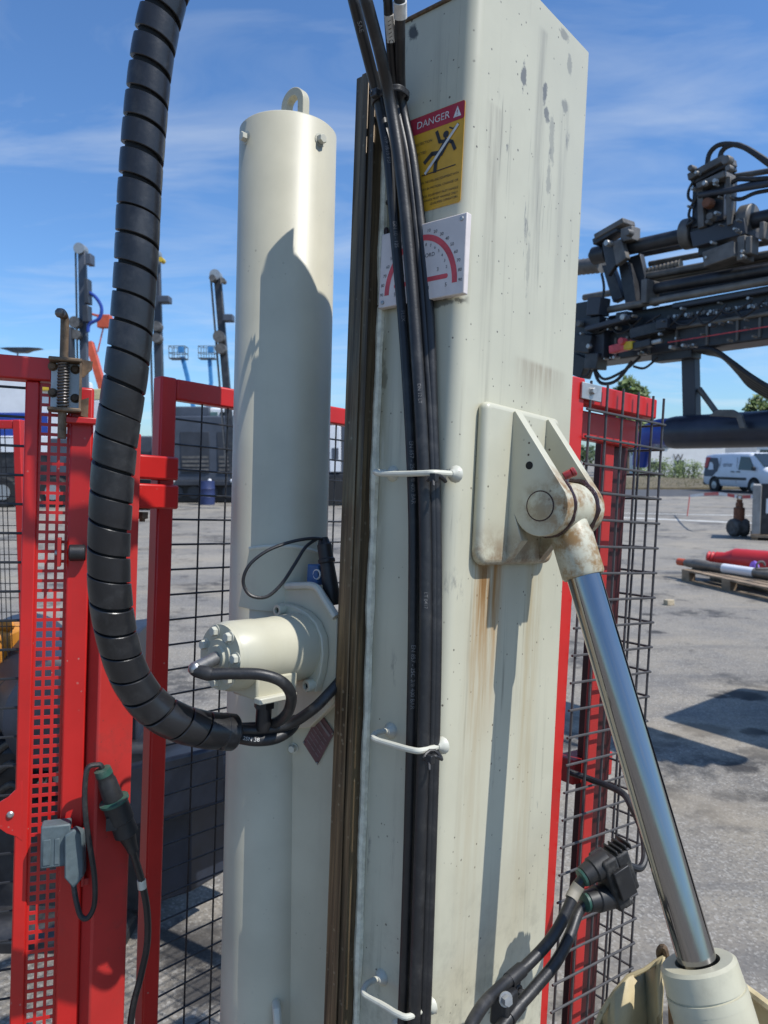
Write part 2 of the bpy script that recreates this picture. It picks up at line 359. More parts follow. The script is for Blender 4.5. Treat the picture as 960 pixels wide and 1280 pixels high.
# clevis: cream with rust staining at its lower edge and round the pin
def clevis_material():
    m = Mat('clevis_paint'); x = m.xyz(); a, b, c = x[0], x[1], x[2]; z = MAST_ORG
    base = m.mix(m.rng(m.noise(6, 5), .3, .7), tuple(q * .94 for q in CREAM), tuple(q * 1.05 for q in CREAM))
    d = m.math('SQRT', m.math('ADD', m.math('POWER', m.math('SUBTRACT', b, -.074 - z.y), 2.), m.math('POWER', m.math('SUBTRACT', c, .016 - z.z), 2.)))
    ring = m.math('MULTIPLY', m.rng(d, .047, .022), m.rng(m.noise(30, 6, .7), .34, .62)); base = m.mix(m.math('MULTIPLY', ring, .75), base, (.24, .17, .09))
    low = m.math('MULTIPLY', m.rng(c, .0 - z.z, -.075 - z.z), m.rng(m.noise(25, 6, .7), .30, .60)); base = m.mix(m.math('MULTIPLY', low, .8), base, (.17, .085, .03))
    edge = m.math('MULTIPLY', m.rng(b, -.07 - z.y, -.115 - z.y), m.rng(m.noise(40, 6, .7), .36, .60)); base = m.mix(m.math('MULTIPLY', edge, 1.0), base, (.26, .15, .06))
    cm = m.math('MULTIPLY', m.rng(m.vor(70), .16, .12), m.rng(m.noise(9, 3), .5, .6)); base = m.mix(cm, base, (.05, .03, .02))
    m.fin(base, .40, 0., m.noise(120, 3), .1, .001)
clevis_material()
m = Mat('eye_paint'); base = m.mix(m.rng(m.noise(24, 7, .7), .44, .64), CREAM, (.27, .16, .06)); m.fin(base, .38, 0., m.noise(90, 3), .12, .001)
# ground: worn pale asphalt, aggregate, oil and tyre stains
def ground_material():
    m = Mat('asphalt')
    big = m.noise(.22, 5, .6); mid = m.noise(1.3, 6, .65); fine = m.noise(45, 4, .75)
    base = m.mix(m.rng(big, .35, .65), (.225, .200, .163), (.295, .262, .210))
    base = m.mix(m.math('MULTIPLY', m.rng(mid, .42, .66), .7), base, (.15, .14, .128))
    base = m.mix(m.math('MULTIPLY', m.rng(m.noise(7, 5, .7), .48, .72), .40), base, (.15, .143, .133))
    ag = m.vor(110, out=1); agv = m.n('ShaderNodeSeparateColor'); m.L(ag, agv.inputs[0])
    base = m.mix(m.rng(agv.outputs[0], .6, 1.0, 0, .5), base, (.44, .42, .38)); base = m.mix(m.rng(agv.outputs[1], .6, 1.0, 0, .42), base, (.08, .078, .075))
    base = m.mix(m.rng(fine, .48, .70, 0, .6), base, (.10, .094, .085))
    oil = m.math('MULTIPLY', m.rng(m.noise(.75, 6, .70, m.map(loc=(11, 3, 0))), .52, .62), m.rng(m.noise(6, 5, .7), .34, .58))
    base = m.mix(m.math('MULTIPLY', oil, .85), base, (.04, .038, .037))
    x = m.xyz()
    for (ox, oy, orr) in OIL:      # oil drips with a place of their own
        d = m.math('SQRT', m.math('ADD', m.math('POWER', m.math('MULTIPLY', m.math('SUBTRACT', x[0], ox), .75), 2.), m.math('POWER', m.math('SUBTRACT', x[1], oy), 2.)))
        d = m.math('ADD', d, m.math('MULTIPLY', m.math('SUBTRACT', m.noise(7, 5, .75), .5), orr * 1.9)); base = m.mix(m.rng(d, orr, orr * .45, 0, .85), base, (.022, .02, .02))
    tan = m.rng(m.noise(.4, 4, .6, m.map((1, 2.2, 1), loc=(5, 8, 0))), .50, .70); base = m.mix(m.math('MULTIPLY', tan, .45), base, (.34, .285, .205))
    ty = m.rng(m.noise(1, 5, .65, m.map((.22, 3.5, 1), rot=(0, 0, RAD(12)))), .56, .68); base = m.mix(m.math('MULTIPLY', ty, .42), base, (.12, .115, .11))
    hb = m.math('ADD', m.math('MULTIPLY', m.vor(110), .5), m.math('MULTIPLY', fine, .8))
    m.fin(base, m.rng(mid, .3, .7, .95, .78), 0., hb, .35, .004)
OIL = [(*G0(x_, y_).to_2d(), r_) for x_, y_, r_ in ((880, 912, .16), (925, 868, .14), (945, 872, .10), (925, 960, .10), (900, 870, .08), (840, 920, .07), (945, 915, .09), (240, 1180, .16), (262, 1235, .12), (820, 790, .10), (810, 768, .09))]
ground_material()
plain('road_dark', (.075, .075, .077), .9, sc=3, var=.2)
plain('line_white', (.55, .54, .50), .8, sc=6, var=.2)
plain('grass_soil', (.13, .105, .06), .95, sc=2, var=.35)
plain('rig_black', (.022, .023, .027), .42, sc=9, var=.4, dust=.5, dcol=(.13, .12, .11))
plain('rig_dusty', (.125, .118, .11), .55, .2, sc=10, var=.35, dust=.4, dcol=(.2, .18, .16))
plain('rig_brown', (.17, .15, .125), .5, .2, sc=10, var=.25, dust=.3)
plain('rig_grey', (.062, .074, .098), .5, sc=2, var=.15)
plain('rig_grey_dark', (.034, .039, .05), .5, sc=2, var=.2)
plain('navy_steel', (.018, .023, .036), .42, sc=8, var=.3, dust=.25, dcol=(.08, .08, .09))
plain('blue_paint', (.02, .055, .30), .38, sc=4, var=.15)
plain('sky_blue_paint', (.05, .22, .48), .4, sc=4, var=.15)
plain('orange_paint', (.62, .24, .025), .45, sc=12, var=.2, dust=.3, dcol=(.2, .12, .05))
plain('red_far', (.52, .028, .03), .4, sc=3, var=.12)
plain('orange_red', (.55, .09, .035), .45, sc=3)
plain('white_paint', (.74, .75, .77), .35, sc=3, var=.05)
plain('white_wall', (.70, .70, .68), .7, sc=1, var=.06)
plain('black_tyre', (.018, .018, .018), .7, sc=10)
plain('wood', (.26, .19, .125), .8, sc=8, var=.35, bump=.3)
plain('rust_far', (.16, .065, .035), .8, sc=14, var=.4)
plain('concrete_grey', (.30, .29, .27), .85, sc=5, var=.2)
plain('purple', (.25, .13, .55), .6)
plain('yellow', (.62, .42, .03), .5)
plain('tape_red', (.62, .12, .10), .6)
plain('leaf', (.11, .155, .04), .6, sc=1.5, var=.5)
plain('leaf_dark', (.045, .075, .022), .6, sc=1.5, var=.5)
plain('leaf_olive', (.15, .14, .05), .6, sc=1.5, var=.4)
plain('bark', (.10, .075, .05), .9)
m = Mat('glass_dark'); m.fin((.02, .028, .035), .06, 0., Specular_IOR_Level=.6)
plain('glass_teal', (.10, .17, .17), .12, sc=2, var=.3)

paint('weld_paint', (.56, .545, .45), .4, chips=.8, dirt=.2, ccol=(.22, .12, .05), csc=80)
plain('plastic_tie', (.03, .032, .037), .45, sc=60, dust=.4, dcol=(.16, .16, .17))
paint('cream_gland', (.525, .495, .365), .36, chips=.8, dirt=.3, ccol=(.06, .045, .03), csc=26, streak=.1)
plain('cap_red', (.26, .02, .02), .35, sc=80, var=.3, dust=.2)
plain('faded_print', (.20, .16, .165), .5)
paint('cream_motor', (.525, .495, .37), .36, chips=.9, dirt=.12, ccol=(.05, .04, .03), csc=42)
plain('hole_dark2', (.02, .02, .022), .4, .3)
plain('red_in_shade', (.055, .006, .007), .5, var=.2)  # cage red with the rear channel's shade put into the colour
plain('rubber_band', (.30, .27, .21), .6)
plain('boom_navy', (.018, .024, .042), .38, sc=4, var=.3, dust=.15)
plain('concrete_dark', (.075, .073, .07), .7, sc=12, var=.4)
plain('wood_pale', (.45, .37, .25), .8)
plain('drum_blue', (.025, .04, .12), .5)
plain('yellow_pale', (.62, .52, .28), .6)

m = Mat('tape_stripes'); w = m.n('ShaderNodeTexWave', i_Scale=1.3); m.L(m.map((1, 1, 1), rot=(0, 0, .3)), w.inputs['Vector']); m.fin(m.mix(m.rng(w.outputs[1], .45, .55), (.6, .1, .09), (.75, .73, .72)), .6)

# ================================================================= SETTING
gb = MB(); S = 700
gb.add([(-S, -60, 0), (S, -60, 0), (S, 1200, 0), (-S, 1200, 0)], [(0, 1, 2, 3)])
gb.build('ground', 'asphalt', org=(0, 0, 0), kind='structure', smooth=False)
rb = MB(); rb.add([(-60, 33.5, .004), (90, 33.5, .004), (90, 41, .004), (-60, 41, .004)], [(0, 1, 2, 3)])
rb.build('road', 'road_dark', kind='structure', smooth=False, org=(0, 33, 0))
vb = MB()
for i in range(40):
    x0 = -20 + i * 2.4; vb.add([(x0, 41, .10), (x0 + 2.4, 41, .10), (x0 + 2.4, 52, .35 + .1 * math.sin(i)), (x0, 52, .35 + .1 * math.sin(i - 1))], [(0, 1, 2, 3)])
vb.add([(-20, 40.98, 0), (76, 40.98, 0), (76, 41.0, .10), (-20, 41.0, .10)], [(0, 1, 2, 3)])
vb.build('grass_verge', 'grass_soil', kind='structure', smooth=False, org=(0, 41, 0))
pl = MB()
for q0, q1, w in (((800, 648), (960, 655), .16), ((800, 642), (960, 645), .10)):
    p0 = G0(*q0); p1 = G0(*q1); p0.z = p1.z = .004; d = (p1 - p0).normalized(); e = V((-d.y, d.x, 0)) * w
    pl.add([p0 - e - d * 8, p1 - e + d * 10, p1 + e + d * 10, p0 + e - d * 8], [(0, 1, 2, 3)])
pl.build('road_marking', 'line_white', kind='structure', smooth=False)

# ================================================================= DRILL MAST
mast = thing('drill_mast', 'tall cream steel drill mast with a rounded corner, filling the middle of the picture', 'drill mast', MF, MAST_ORG)
def rrect(a0, a1, b0, b1, r, n=7, rs=None):
    out = []; rs = rs or (r,) * 4
    for (cx, cy, t0), q in zip(((a0, b0, 180), (a1, b0, 270), (a1, b1, 0), (a0, b1, 90)), rs):
        sx = q if cx == a0 else -q; sy = q if cy == b0 else -q
        for k in range(n + 1):
            t = RAD(t0 + 90 * k / n); out.append((cx + sx + q * math.cos(t), cy + sy + q * math.sin(t)))
    return out
MA, MBW = .355, .178
YS, ZL, ZH, ZB_ = .03, .60, .835, -1.45
prof = rrect(0, MA, 0, MBW, .02, rs=(.022, .012, .012, .006)); hi_l = [p for p in prof if p[1] < YS]; lo_l = [p for p in prof if p[1] >= YS]
# the lit wall stands taller than the shaded one: walk the outline, step at b = YS
i0_ = next(i for i in range(len(prof)) if prof[i][1] < YS and prof[i - 1][1] >= YS); ring_ = prof[i0_:] + prof[:i0_]
hi_l = [(0, YS)] + [p for p in ring_ if p[1] < YS] + [(MA, YS)]; lo_l = [(MA, YS)] + [p for p in ring_ if p[1] >= YS] + [(0, YS)]
b = MB()
for lst, zt_ in ((hi_l, ZH), (lo_l, ZL)):
    for p, q in zip(lst, lst[1:]): b.add([(p[0], p[1], ZB_), (q[0], q[1], ZB_), (q[0], q[1], zt_), (p[0], p[1], zt_)], [(0, 1, 2, 3)])
    b.add([(x, y, zt_) for x, y in lst], [tuple(range(len(lst)))])
b.add([(0, YS, ZL), (MA, YS, ZL), (MA, YS, ZH), (0, YS, ZH)], [(0, 1, 2, 3)])
o = b.build('box_section', 'mast_paint', mast, ang=30)
bm = bmesh.new(); bm.from_mesh(o.data); bmesh.ops.remove_doubles(bm, verts=bm.verts, dist=1e-5); bmesh.ops.recalc_face_normals(bm, faces=bm.faces); bm.to_mesh(o.data); bm.free(); o.data.set_sharp_from_angle(angle=RAD(30))
b = MB(); b.prism([(.0, .0302, .6002), (.0, MBW - .006, .6002), (.0, MBW - .006, .64), (.0, .140, .7605), (.0, .0302, .7605)], (.010, 0, 0)); b.build('side_wall', 'mast_paint', mast)
b = MB(); b.prism([(.0102, .126, .757), (.0102, .126, .6003), (.100, .126, .6003)], (0, .010, 0)); b.build('shadow_gusset', 'mast_paint', mast)  # unseen brace, added to slope the mast's shadow on the housing
b = MB(); b.box((-.004, .0304, .7607), (.010, .140, .7665)); b.build('cap_strip', 'rusty', mast, bevel=.002)
# guide rail, slightly out of parallel with the box as in the picture
def rail_b(c): return .183 + (c - .43) * .021
b = MB()
def rbar(da0, da1, db0, db1, mat, name):
    q = MB(); cs = [(-1.45), .688]
    pts = []
    for c in cs:
        rb_ = rail_b(c); pts += [(da0, rb_ + db0, c), (da1, rb_ + db0, c), (da1, rb_ + db1, c), (da0, rb_ + db1, c)]
    q.add(pts, [(3, 2, 1, 0), (4, 5, 6, 7), (0, 1, 5, 4), (1, 2, 6, 5), (2, 3, 7, 6), (3, 0, 4, 7)]); return q.build(name, mat, mast, bevel=.0015)
rbar(-.026, -.0005, -.018, .024, 'rail', 'guide_rail'); rbar(-.0295, -.0262, -.006, .009, 'rail', 'wear_strip')
# weld bead between rail and box
b = MB(); pts = []; rr = []
for i in range(221):
    c = -1.44 + 2.10 * i / 220; pts.append((-.001 + .0012 * mnoise.noise(V((c * 14, 8, 0))), rail_b(c) - .0235 + .0016 * mnoise.noise(V((c * 5, 1, 0))), c)); rr.append(.0072 + .0030 * mnoise.noise(V((c * 11, 5, 0))) + .0009 * mnoise.noise(V((c * 60, 3, 0))))
b.tube(pts, .006, 8, rr=rr); b.build('weld_bead', 'weld', mast)
b = MB()
for i in range(26):
    c = .30 + .42 * random.random(); b.ball((-.004, rail_b(c) - .033 + .012 * random.random(), c), .003 + .004 * random.random(), 8, (.6, 1, 1.4))
b.tube([(-.004, rail_b(.33) - .034, .33), (-.005, rail_b(.38) - .031, .38), (-.003, rail_b(.43) - .035, .43)], .006, 8)
b.build('grease_lumps', 'grease', mast, kind='stuff')
# cable rungs welded to the shaded face
def rung(pl_, c, amt=.045):
    q = MB(); b0, b1 = pl_
    path = spline([(0, b1, c), (-amt * .6, b1 + .004, c + .001), (-amt, b1 - .004, c - .001), (-amt, b1 - .018, c - .003), (-amt * .98, (b0 + b1) / 2, c - .003), (-amt, b0 + .022, c - .002), (-amt * .86, b0 + .006, c - .001), (0, b0, c)], 6)
    q.tube(path, .0044, 10); o = q.build('cable_rung', 'weld_paint', mast)
    for bb in (b0, b1):
        w = MB(); w.lathe((.002, bb, c), (-1, 0, 0), [(0, .013), (.004, .012), (.008, .008), (.012, .0046)], 12); w.build('foot', 'weld_paint', o)
rung((-.002, .116), .055); rung((-.002, .094), -.338); rung((-.004, .088), -.713)
# clevis: pad, two plates, pin, grease
pd = MB()
ppts = []
for (x, y) in rrect(.050, .275, -.078, .168, .018, rs=(.022, .022, .012, .012)): ppts.append((x, y))
pd.prism([(x, .001, y) for x, y in ppts], (0, -.020, 0)); pad = pd.build('clevis_pad', 'clevis_paint', mast, bevel=.009, seg=4)
PB, PC = -.074, .016
def plate(a0, a1):
    q = MB(); prof = [(-.0185, .160), (-.0225, .162)]
    R_ = .046
    for k in range(0, 15):
        t = RAD(28 - k * 13.2); prof.append((PB - R_ * math.cos(t), PC + R_ * math.sin(t)))
    prof += [(-.045, -.038), (-.028, -.060), (-.0185, -.072)]
    q.prism([(a0, bb, cc) for bb, cc in prof], (a1 - a0, 0, 0)); return q.build('clevis_plate', 'clevis_paint', pad, bevel=.0022)
plate(.122, .142); plate(.226, .246)
b = MB(); b.lathe((.1245, PB, PC), (-1, 0, 0), [(0, .0215), (.0035, .0215), (.0045, .0195), (.0042, .0)], 32); b.build('pivot_pin', 'clevis_paint', pad)
b = MB(); b.lathe((.1225, PB, PC), (-1, 0, 0), [(0, .0235), (.0012, .0235), (.0012, .0205), (0, .0205)], 32, cap=False); b.build('grease_ring', 'grease', pad)
b = MB(); b.cyl((.1225, -.052, .077), (.1215, -.052, .077), .0062, n=14); b.build('drilled_hole', 'hole_dark', pad)
b = MB()
for a0 in (.1425, .2195):
    pts = []; rr = []
    for k in range(22):
        t = RAD(50 + 11 * k); r = .0435 + .003 * mnoise.noise(V((k * .6, a0 * 50, 0))); pts.append((a0 + .003, PB + r * math.cos(t), PC + r * math.sin(t))); rr.append(.0052 + .0022 * mnoise.noise(V((k * .9, a0 * 90, 3))))
    b.tube(pts, .004, 7, rr=rr)
b.build('grease_seal', 'grease', pad)
# hose clip at the foot of the mast
b = MB(); b.cbox((.215, -.012, -.80), (.03, .02, .06)); b.bolt((.222, -.022, -.785), (0, -1, 0), .009); b.build('hose_clip', 'plastic_black', mast, bevel=.002)
b = MB(); b.lathe((.012, .05, -.775), (-1, 0, .1), [(0, .016), (.014, .014), (.018, .008)], 12); b.build('weld_boss', 'weld_paint', mast)

# ---- danger sticker
fl = lambda a: (lambda b0, c0, s=1.0: (lambda x, y: V((-a, b0 - x * s, c0 + y * s))))
SB, SC = .068, .527     # centre (b, c)
sg = thing('warning_sign', 'yellow and red DANGER sticker with a falling figure, stuck on the mast', 'warning sign', MF, (-.001, SB, .455))
SWH, SHH = .056, .0745
def left_poly(pts, a, th=.0006): 
    q = MB(); q.prism([(-a, SB - x, SC + y) for x, y in pts], (th * -1, 0, 0)); return q
left_poly([(x, y) for x, y in rrect(-SWH, SWH, -SHH, SHH, .004)], .0004, .0008).build('backing', 'decal_yellow', sg)
left_poly([(x, y) for x, y in rrect(-SWH + .0005, SWH - .0005, .048, SHH - .0005, .003)], .0014, .0002).build('header', 'decal_red', sg)
b = MB(); fT = lambda x0, y0: (lambda x, y: V((-.0019, SB - (x + x0), SC + (y + y0))))
put_text(b, 'DANGER', .0155, fT(-.002, .0605)); b.build('lettering', 'white_print', sg, smooth=False)
b = MB(); b.prism([(-.0017, SB - x, SC + y) for x, y in ((.036, .053), (.050, .053), (.043, .069))], (-.0002, 0, 0)); tri = b.build('hazard_triangle', 'white_print', sg)
b = MB(); put_text(b, '!', .012, lambda x, y: V((-.0022, SB - (x + .043), SC + (y + .0585)))); b.build('exclamation_mark', 'decal_red', tri, smooth=False)
for ln, y, sz in (('HEAD PROTECTION', .031, .0058), ('PROTECTED', .016, .0058)):
    b = MB(); put_text(b, ln, sz, fT(-.028, y)); b.build('text_line', 'decal_black', sg, smooth=False)
for ln, y, sz in (('DO NOT WALK ON THE DRILLING EQUIPMENT WITH', -.031, .0050), ('THE ROTARY IN MOTION. CHANGE OR', -.0415, .0050), ('INSPECT THE GUARDS. EQUIPMENT MUST HANDLE', -.0525, .0047), ('MAINTENANCE MUST HANDLE ONLY', -.0595, .0047), ('QUALIFIED OPERATORS', -.066, .0047)):
    vs_, fs = text_faces(ln, sz, 'RIGHT'); w = max(p.x for p in vs_) - min(p.x for p in vs_); k = min(1, .102 / w)
    b = MB(); b.add([fT(.051, y)(p.x * k, p.y) for p in vs_], fs); b.build('text_line', 'decal_black', sg, smooth=False)
# falling figure: one flat pictogram
def lim(q, pts, w, a=-.0019):
    for (x0, y0), (x1, y1) in zip(pts, pts[1:]):
        d = V((x1 - x0, y1 - y0)).normalized(); n = V((-d.y, d.x)) * w; e = d * w * .5
        q.prism([(a, SB - (x0 + n.x - e.x), SC + y0 + n.y - e.y), (a, SB - (x1 + n.x + e.x), SC + y1 + n.y + e.y), (a, SB - (x1 - n.x + e.x), SC + y1 - n.y + e.y), (a, SB - (x0 - n.x - e.x), SC + y0 - n.y - e.y)], (-.0002, 0, 0))
b = MB()
b.prism([(-.0019, SB - (.0240 + .0052 * math.cos(k * .45)), SC + .0325 + .0052 * math.sin(k * .45)) for k in range(14)], (-.0002, 0, 0))
lim(b, [(.0262, .0225), (.0150, .0070)], .0056, -.00188); lim(b, [(.0225, .0225), (.0130, .0245), (.0065, .0409)], .0026, -.00186); lim(b, [(.0270, .0225), (.0360, .0180), (.0418, .0060)], .0026, -.00184)
lim(b, [(.0160, .0075), (-.0008, .0100), (-.0140, .0000)], .0032, -.00182); lim(b, [(.0160, .0070), (.0075, -.0040), (.0063, -.0185)], .0032, -.0018); lim(b, [(-.0185, -.0190), (.0440, -.0178)], .0007, -.00178)
lim(b, [(.030, .041), (.037, .037), (.046, .042)], .0010, -.00176)
b.build('falling_figure', 'decal_black', sg)
b = MB(); lim(b, [(-.0115, -.0172), (.0455, .0405)], .0022, -.0023); b.build('drill_rod_symbol', 'white_print', sg)

# ---- angle gauge
GB, GC = .070, .370
ag = thing('angle_gauge', 'square white angle gauge plate with a red arc, below the danger sticker', 'gauge', MF, (-.012, GB, .313))
b = MB(); b.box((-.0145, GB - .081, GC - .058), (-.003, GB + .081, GC + .058)); b.build('plate', 'gauge_white', ag, bevel=.0015)
gA = -.0148
def gp_(x, y, a=gA): return V((a, GB - x, GC + y))
b = MB(); R0, R1 = .060, .069; n = 40; o = []
for k in range(n + 1):
    t = math.pi * k / n; o.append((t, R0, R1))
for (t0, r0, r1), (t1, _, _) in zip(o, o[1:]):
    b.add([gp_(r0 * math.cos(t0), -.040 + r0 * math.sin(t0) * 1.20), gp_(r1 * math.cos(t0), -.040 + r1 * math.sin(t0) * 1.17), gp_(r1 * math.cos(t1), -.040 + r1 * math.sin(t1) * 1.17), gp_(r0 * math.cos(t1), -.040 + r0 * math.sin(t1) * 1.20)], [(0, 1, 2, 3)])
b.build('red_arc', 'red_print', ag, smooth=False)
b = MB(); b.add([gp_(x, y) for x, y in rrect(-.050, .052, -.0315, -.0245, .003)], [tuple(range(32))]); b.build('red_bar', 'red_print', ag, smooth=False)
def num(txt, sz, x0, y0):
    b = MB(); put_text(b, txt, sz, lambda x, y: gp_(x + x0, y + y0)); b.build('numeral', 'decal_black', ag, smooth=False)
for k in range(19):
    t = math.pi * k / 18; num(str(abs(90 - k * 10)), .0068, .0745 * math.cos(t), min(-.038 + .078 * 1.08 * math.sin(t), .0525))
    if 1 < k < 17: num(str(k % 10), .0062, .052 * math.cos(t), -.036 + .054 * 1.14 * math.sin(t))
for i, ch in enumerate('5312435'): num(ch, .008, -.048 + .0162 * i, -.016 if i % 2 else -.041)
num('GEORD', .0085, .012, .008)
for x_, y_ in ((-.072, -.050), (.072, .050)):
    b = MB(); b.lathe(gp_(x_, y_), (-1, 0, 0), [(0, .0034), (.0012, .003), (.0016, .0015)], 12); b.build('screw', 'galv', ag)

# ---- hoses down the mast
def hpath(px, a, per=10): return spline([H(x, y, 0, a if not callable(a) else a(y)) for x, y in px], per)
camM = MM.o
def hose_text(o, path, r, items, mat):
    L = [0]
    for p, q in zip(path, path[1:]): L.append(L[-1] + (q - p).length)
    def at(s_):
        for i in range(len(L) - 1):
            if L[i + 1] >= s_: k = (s_ - L[i]) / (L[i + 1] - L[i]); return path[i].lerp(path[i + 1], k), (path[i + 1] - path[i]).normalized()
        return path[-1], (path[-1] - path[-2]).normalized()
    for s0, txt, sz in items:
        b = MB(); vs_, fs = text_faces(txt, sz, 'LEFT'); pts = []
        for p in vs_:
            c, t = at(s0 + p.x); nrm = camM - c; nrm = (nrm - t * nrm.dot(t)).normalized(); bb = nrm.cross(t); th = p.y / r
            pts.append(c + (nrm * math.cos(th) + bb * math.sin(th)) * (r * 1.02 + .0001))
        b.add(pts, fs); b.build('printed_marking', mat, o, smooth=False)
HOSES = [
    ('black hose leftmost in the bundle at the mast top, printed markings further down', [(443, 4), (452, 40), (473, 125), (486, 200), (495, 300), (504, 400), (512, 520), (517, 640), (517, 760), (515, 900), (510, 1100), (503, 1300), (495, 1480), (485, 1700)], lambda y: -.125 + .085 * min(1, y / 125) if y < 125 else -.040 + .026 * min(1, max(0, (y - 125) / 200)), .0086,
     [(.36 + .35, 'SAE', .009), (.80, '3/8"', .009), (.88, 'WP 1815 PSI', .008), (1.01, 'DN 10 - 125', .008), (1.15, 'FLEX', .008), (1.35, 'EN 857 - 2SC 3/8 400 BAR', .0085), (1.65, 'EN 857 - 2SC 3/8 400 BAR', .0085)]),
    ('black hose lying on top of the bundle and crossing it under the cable tie', [(458, 2), (463, 20), (476, 70), (487, 125), (499, 200), (510, 300), (518, 400), (526, 520), (531, 640), (532, 760), (530, 900), (524, 1100), (517, 1300), (509, 1480), (499, 1700)], lambda y: (-.140 + .092 * min(1, y / 125)) if y < 125 else (-.048 + .016 * min(1, (y - 125) / 120) if y < 600 else -.027), .0090, [(1.3, 'DN 12 LT', .007), (1.6, 'LT 0417', .007)]),
    ('black hose with a white band label near the top, right side of the bundle', [(485, 2), (487, 40), (494, 125), (509, 200), (521, 300), (530, 400), (537, 520), (541, 640), (542, 760), (540, 900), (534, 1100), (527, 1300), (519, 1480), (509, 1700)], lambda y: -.110 + .085 * min(1, y / 125) if y < 125 else -.025 + .011 * min(1, (y - 125) / 120), .0068, []),
    ('dusty black hose rightmost in the bundle, in a white sleeve at the top', [(500, 2), (500, 40), (502, 125), (516, 200), (528, 300), (537, 400), (541, 520), (545, 640), (546, 760), (544, 900), (538, 1100), (531, 1300), (523, 1480), (513, 1700)], lambda y: -.105 + .087 * min(1, y / 125) if y < 125 else -.018 + .0085 * min(1, (y - 125) / 120), .0078, []),
]
for k, (lab, px, a, r, txt) in enumerate(HOSES):
    path = hpath(px, a); s0 = path[0]; path = spline([D(300, -420, 1.0) + V((.012 * math.cos(k * 1.57), .012 * math.sin(k * 1.57), 0)), D(310, -480, 1.02), D(345, -450, 1.06) + V((0, .01 * k, 0)), s0 + V((-.10, .01, .17)), s0 + V((-.035, .003, .07)), s0], 8)[:-1] + path; b = MB(); b.tube(path, r, 12)
    o = b.build('hydraulic_hose', 'rubber_clean' if k == 0 else 'rubber', fr=MF, org=path[-1], label=lab, cat='hose', group='hoses running down the mast')
    if txt: hose_text(o, path, r, txt, 'hose_print')
    if k == 2:
        seg = hpath([(486.2, 18), (487.5, 35), (489.5, 52)], a, 4); q = MB(); q.tube(seg, r * 1.06, 14); lb = q.build('label_band', 'white_print', o)
        q = MB(); c, t = seg[4], (seg[5] - seg[3]).normalized(); nrm = camM - c; nrm = (nrm - t * nrm.dot(t)).normalized(); bb = t.cross(nrm)
        for i in range(5): q.tube([c + t * (-.012 + .005 * i) + nrm * r * 1.07 - bb * .002, c + t * (-.010 + .005 * i) + nrm * r * 1.07 + bb * .002], .0005, 5)
        q.tube([c + t * .016 + nrm * r * 1.06 + (t * math.cos(j) + bb * math.sin(j)) * .003 for j in [u * .5236 for u in range(13)]], .0005, 5)
        q.build('printed_marking', 'decal_black', lb)
    if k == 3:
        q = MB(); q.tube(hpath([(500, 2), (500.2, 12), (500.5, 22)], a, 6), r * 1.25, 14); q.build('sleeve', 'white_print', o)
# cable ties
def tie(px, py, w, h, a, label, nm='cable_tie', rot=0.0):
    c = H(px, py, 0, a); q = MB(); pts = []
    for k in range(28):
        t = 2 * math.pi * k / 28; x = w * math.copysign(abs(math.cos(t)) ** .7, math.cos(t)); y = h * math.copysign(abs(math.sin(t)) ** .7, math.sin(t)); pts.append(c + V((y, -x, x * rot)))
    for o_ in (-.0028, -.001, .001, .0028): q.tube([p + V((0, 0, o_)) for p in pts], .0022, 6, closed=True)
    r_ = q.build('strap', 'plastic_tie', tt := thing(nm, label, 'cable tie', MF, c))
    q = MB(); q.cbox(c + V((-h - .004, w * .35, 0)), (.010, .012, .012)); q.cbox(c + V((-h - .008, w * .35 + .004, .0)), (.006, .004, .006)); q.build('lock_head', 'plastic_tie', tt, bevel=.0015)
    return tt
tie(488, 123, .0275, .020, -.032, 'dark grey cable tie strapped round the hose bundle near the mast top', rot=.12)
def small_tie(px, py, a, label):
    c = H(px, py, 0, a); t = thing('cable_tie', label, 'cable tie', MF, c)
    q = MB(); q.tube([c + V((.014 * math.sin(k * .5236), .012 * math.cos(k * .5236), .004 * math.sin(k * .5236 * 2))) for k in range(12)], .0026, 7, closed=True); q.build('strap', 'plastic_black', t)
    q = MB(); q.cbox(c + V((-.014, -.006, 0)), (.009, .010, .012)); q.beam(c + V((-.016, -.006, .0)), c + V((-.022, -.012, -.012)), .004, .002); q.build('lock_head', 'plastic_black', t, bevel=.001)
small_tie(546, 598, -.040, 'black cable tie on the upper cable rung of the mast'); small_tie(541, 945, -.040, 'black cable tie on the middle cable rung, its tail hanging down')

# ================================================================= HYDRAULIC CYLINDER (tilt)
r1 = V((.17, -.1277, -.0982)); r2 = V((.17, -.3161, -.5797)); ax = (r2 - r1).normalized()
AE = .184
pin = V((AE, PB - .006, PC)); ax = (V((AE, -.3116, -.5872)) - pin).normalized()
L = lambda t: pin + ax * t
hc = thing('tilt_cylinder', 'hydraulic ram with polished chrome rod leaning from the clevis to the lower right', 'hydraulic cylinder', MF, L(1.05))
b = MB(); b.lathe((AE - .034, pin.y, pin.z), (1, 0, 0), [(0, .036), (.004, .040), (.064, .040), (.068, .036)], 36); eye = b.build('rod_eye', 'eye_paint', hc)
b = MB(); b.lathe(L(.02), ax, [(0, .028), (.02, .030), (.030, .0325), (.088, .0325), (.092, .030)], 36); b.build('rod_neck', 'eye_paint', hc)
b = MB(); b.cyl(L(.09), L(.75), .0258, n=64); b.build('chrome_rod', 'chrome', hc, ang=60)
b = MB(); g0 = .652
b.lathe(L(g0), ax, [(.022, .0262), (.012, .0268), (.0, .030), (.0, .046), (.004, .0505), (.034, .0520), (.0345, .0505), (.0365, .0505), (.037, .053), (.05, .0535)], 48, cap=False); b.build('gland', 'cream_gland', hc)
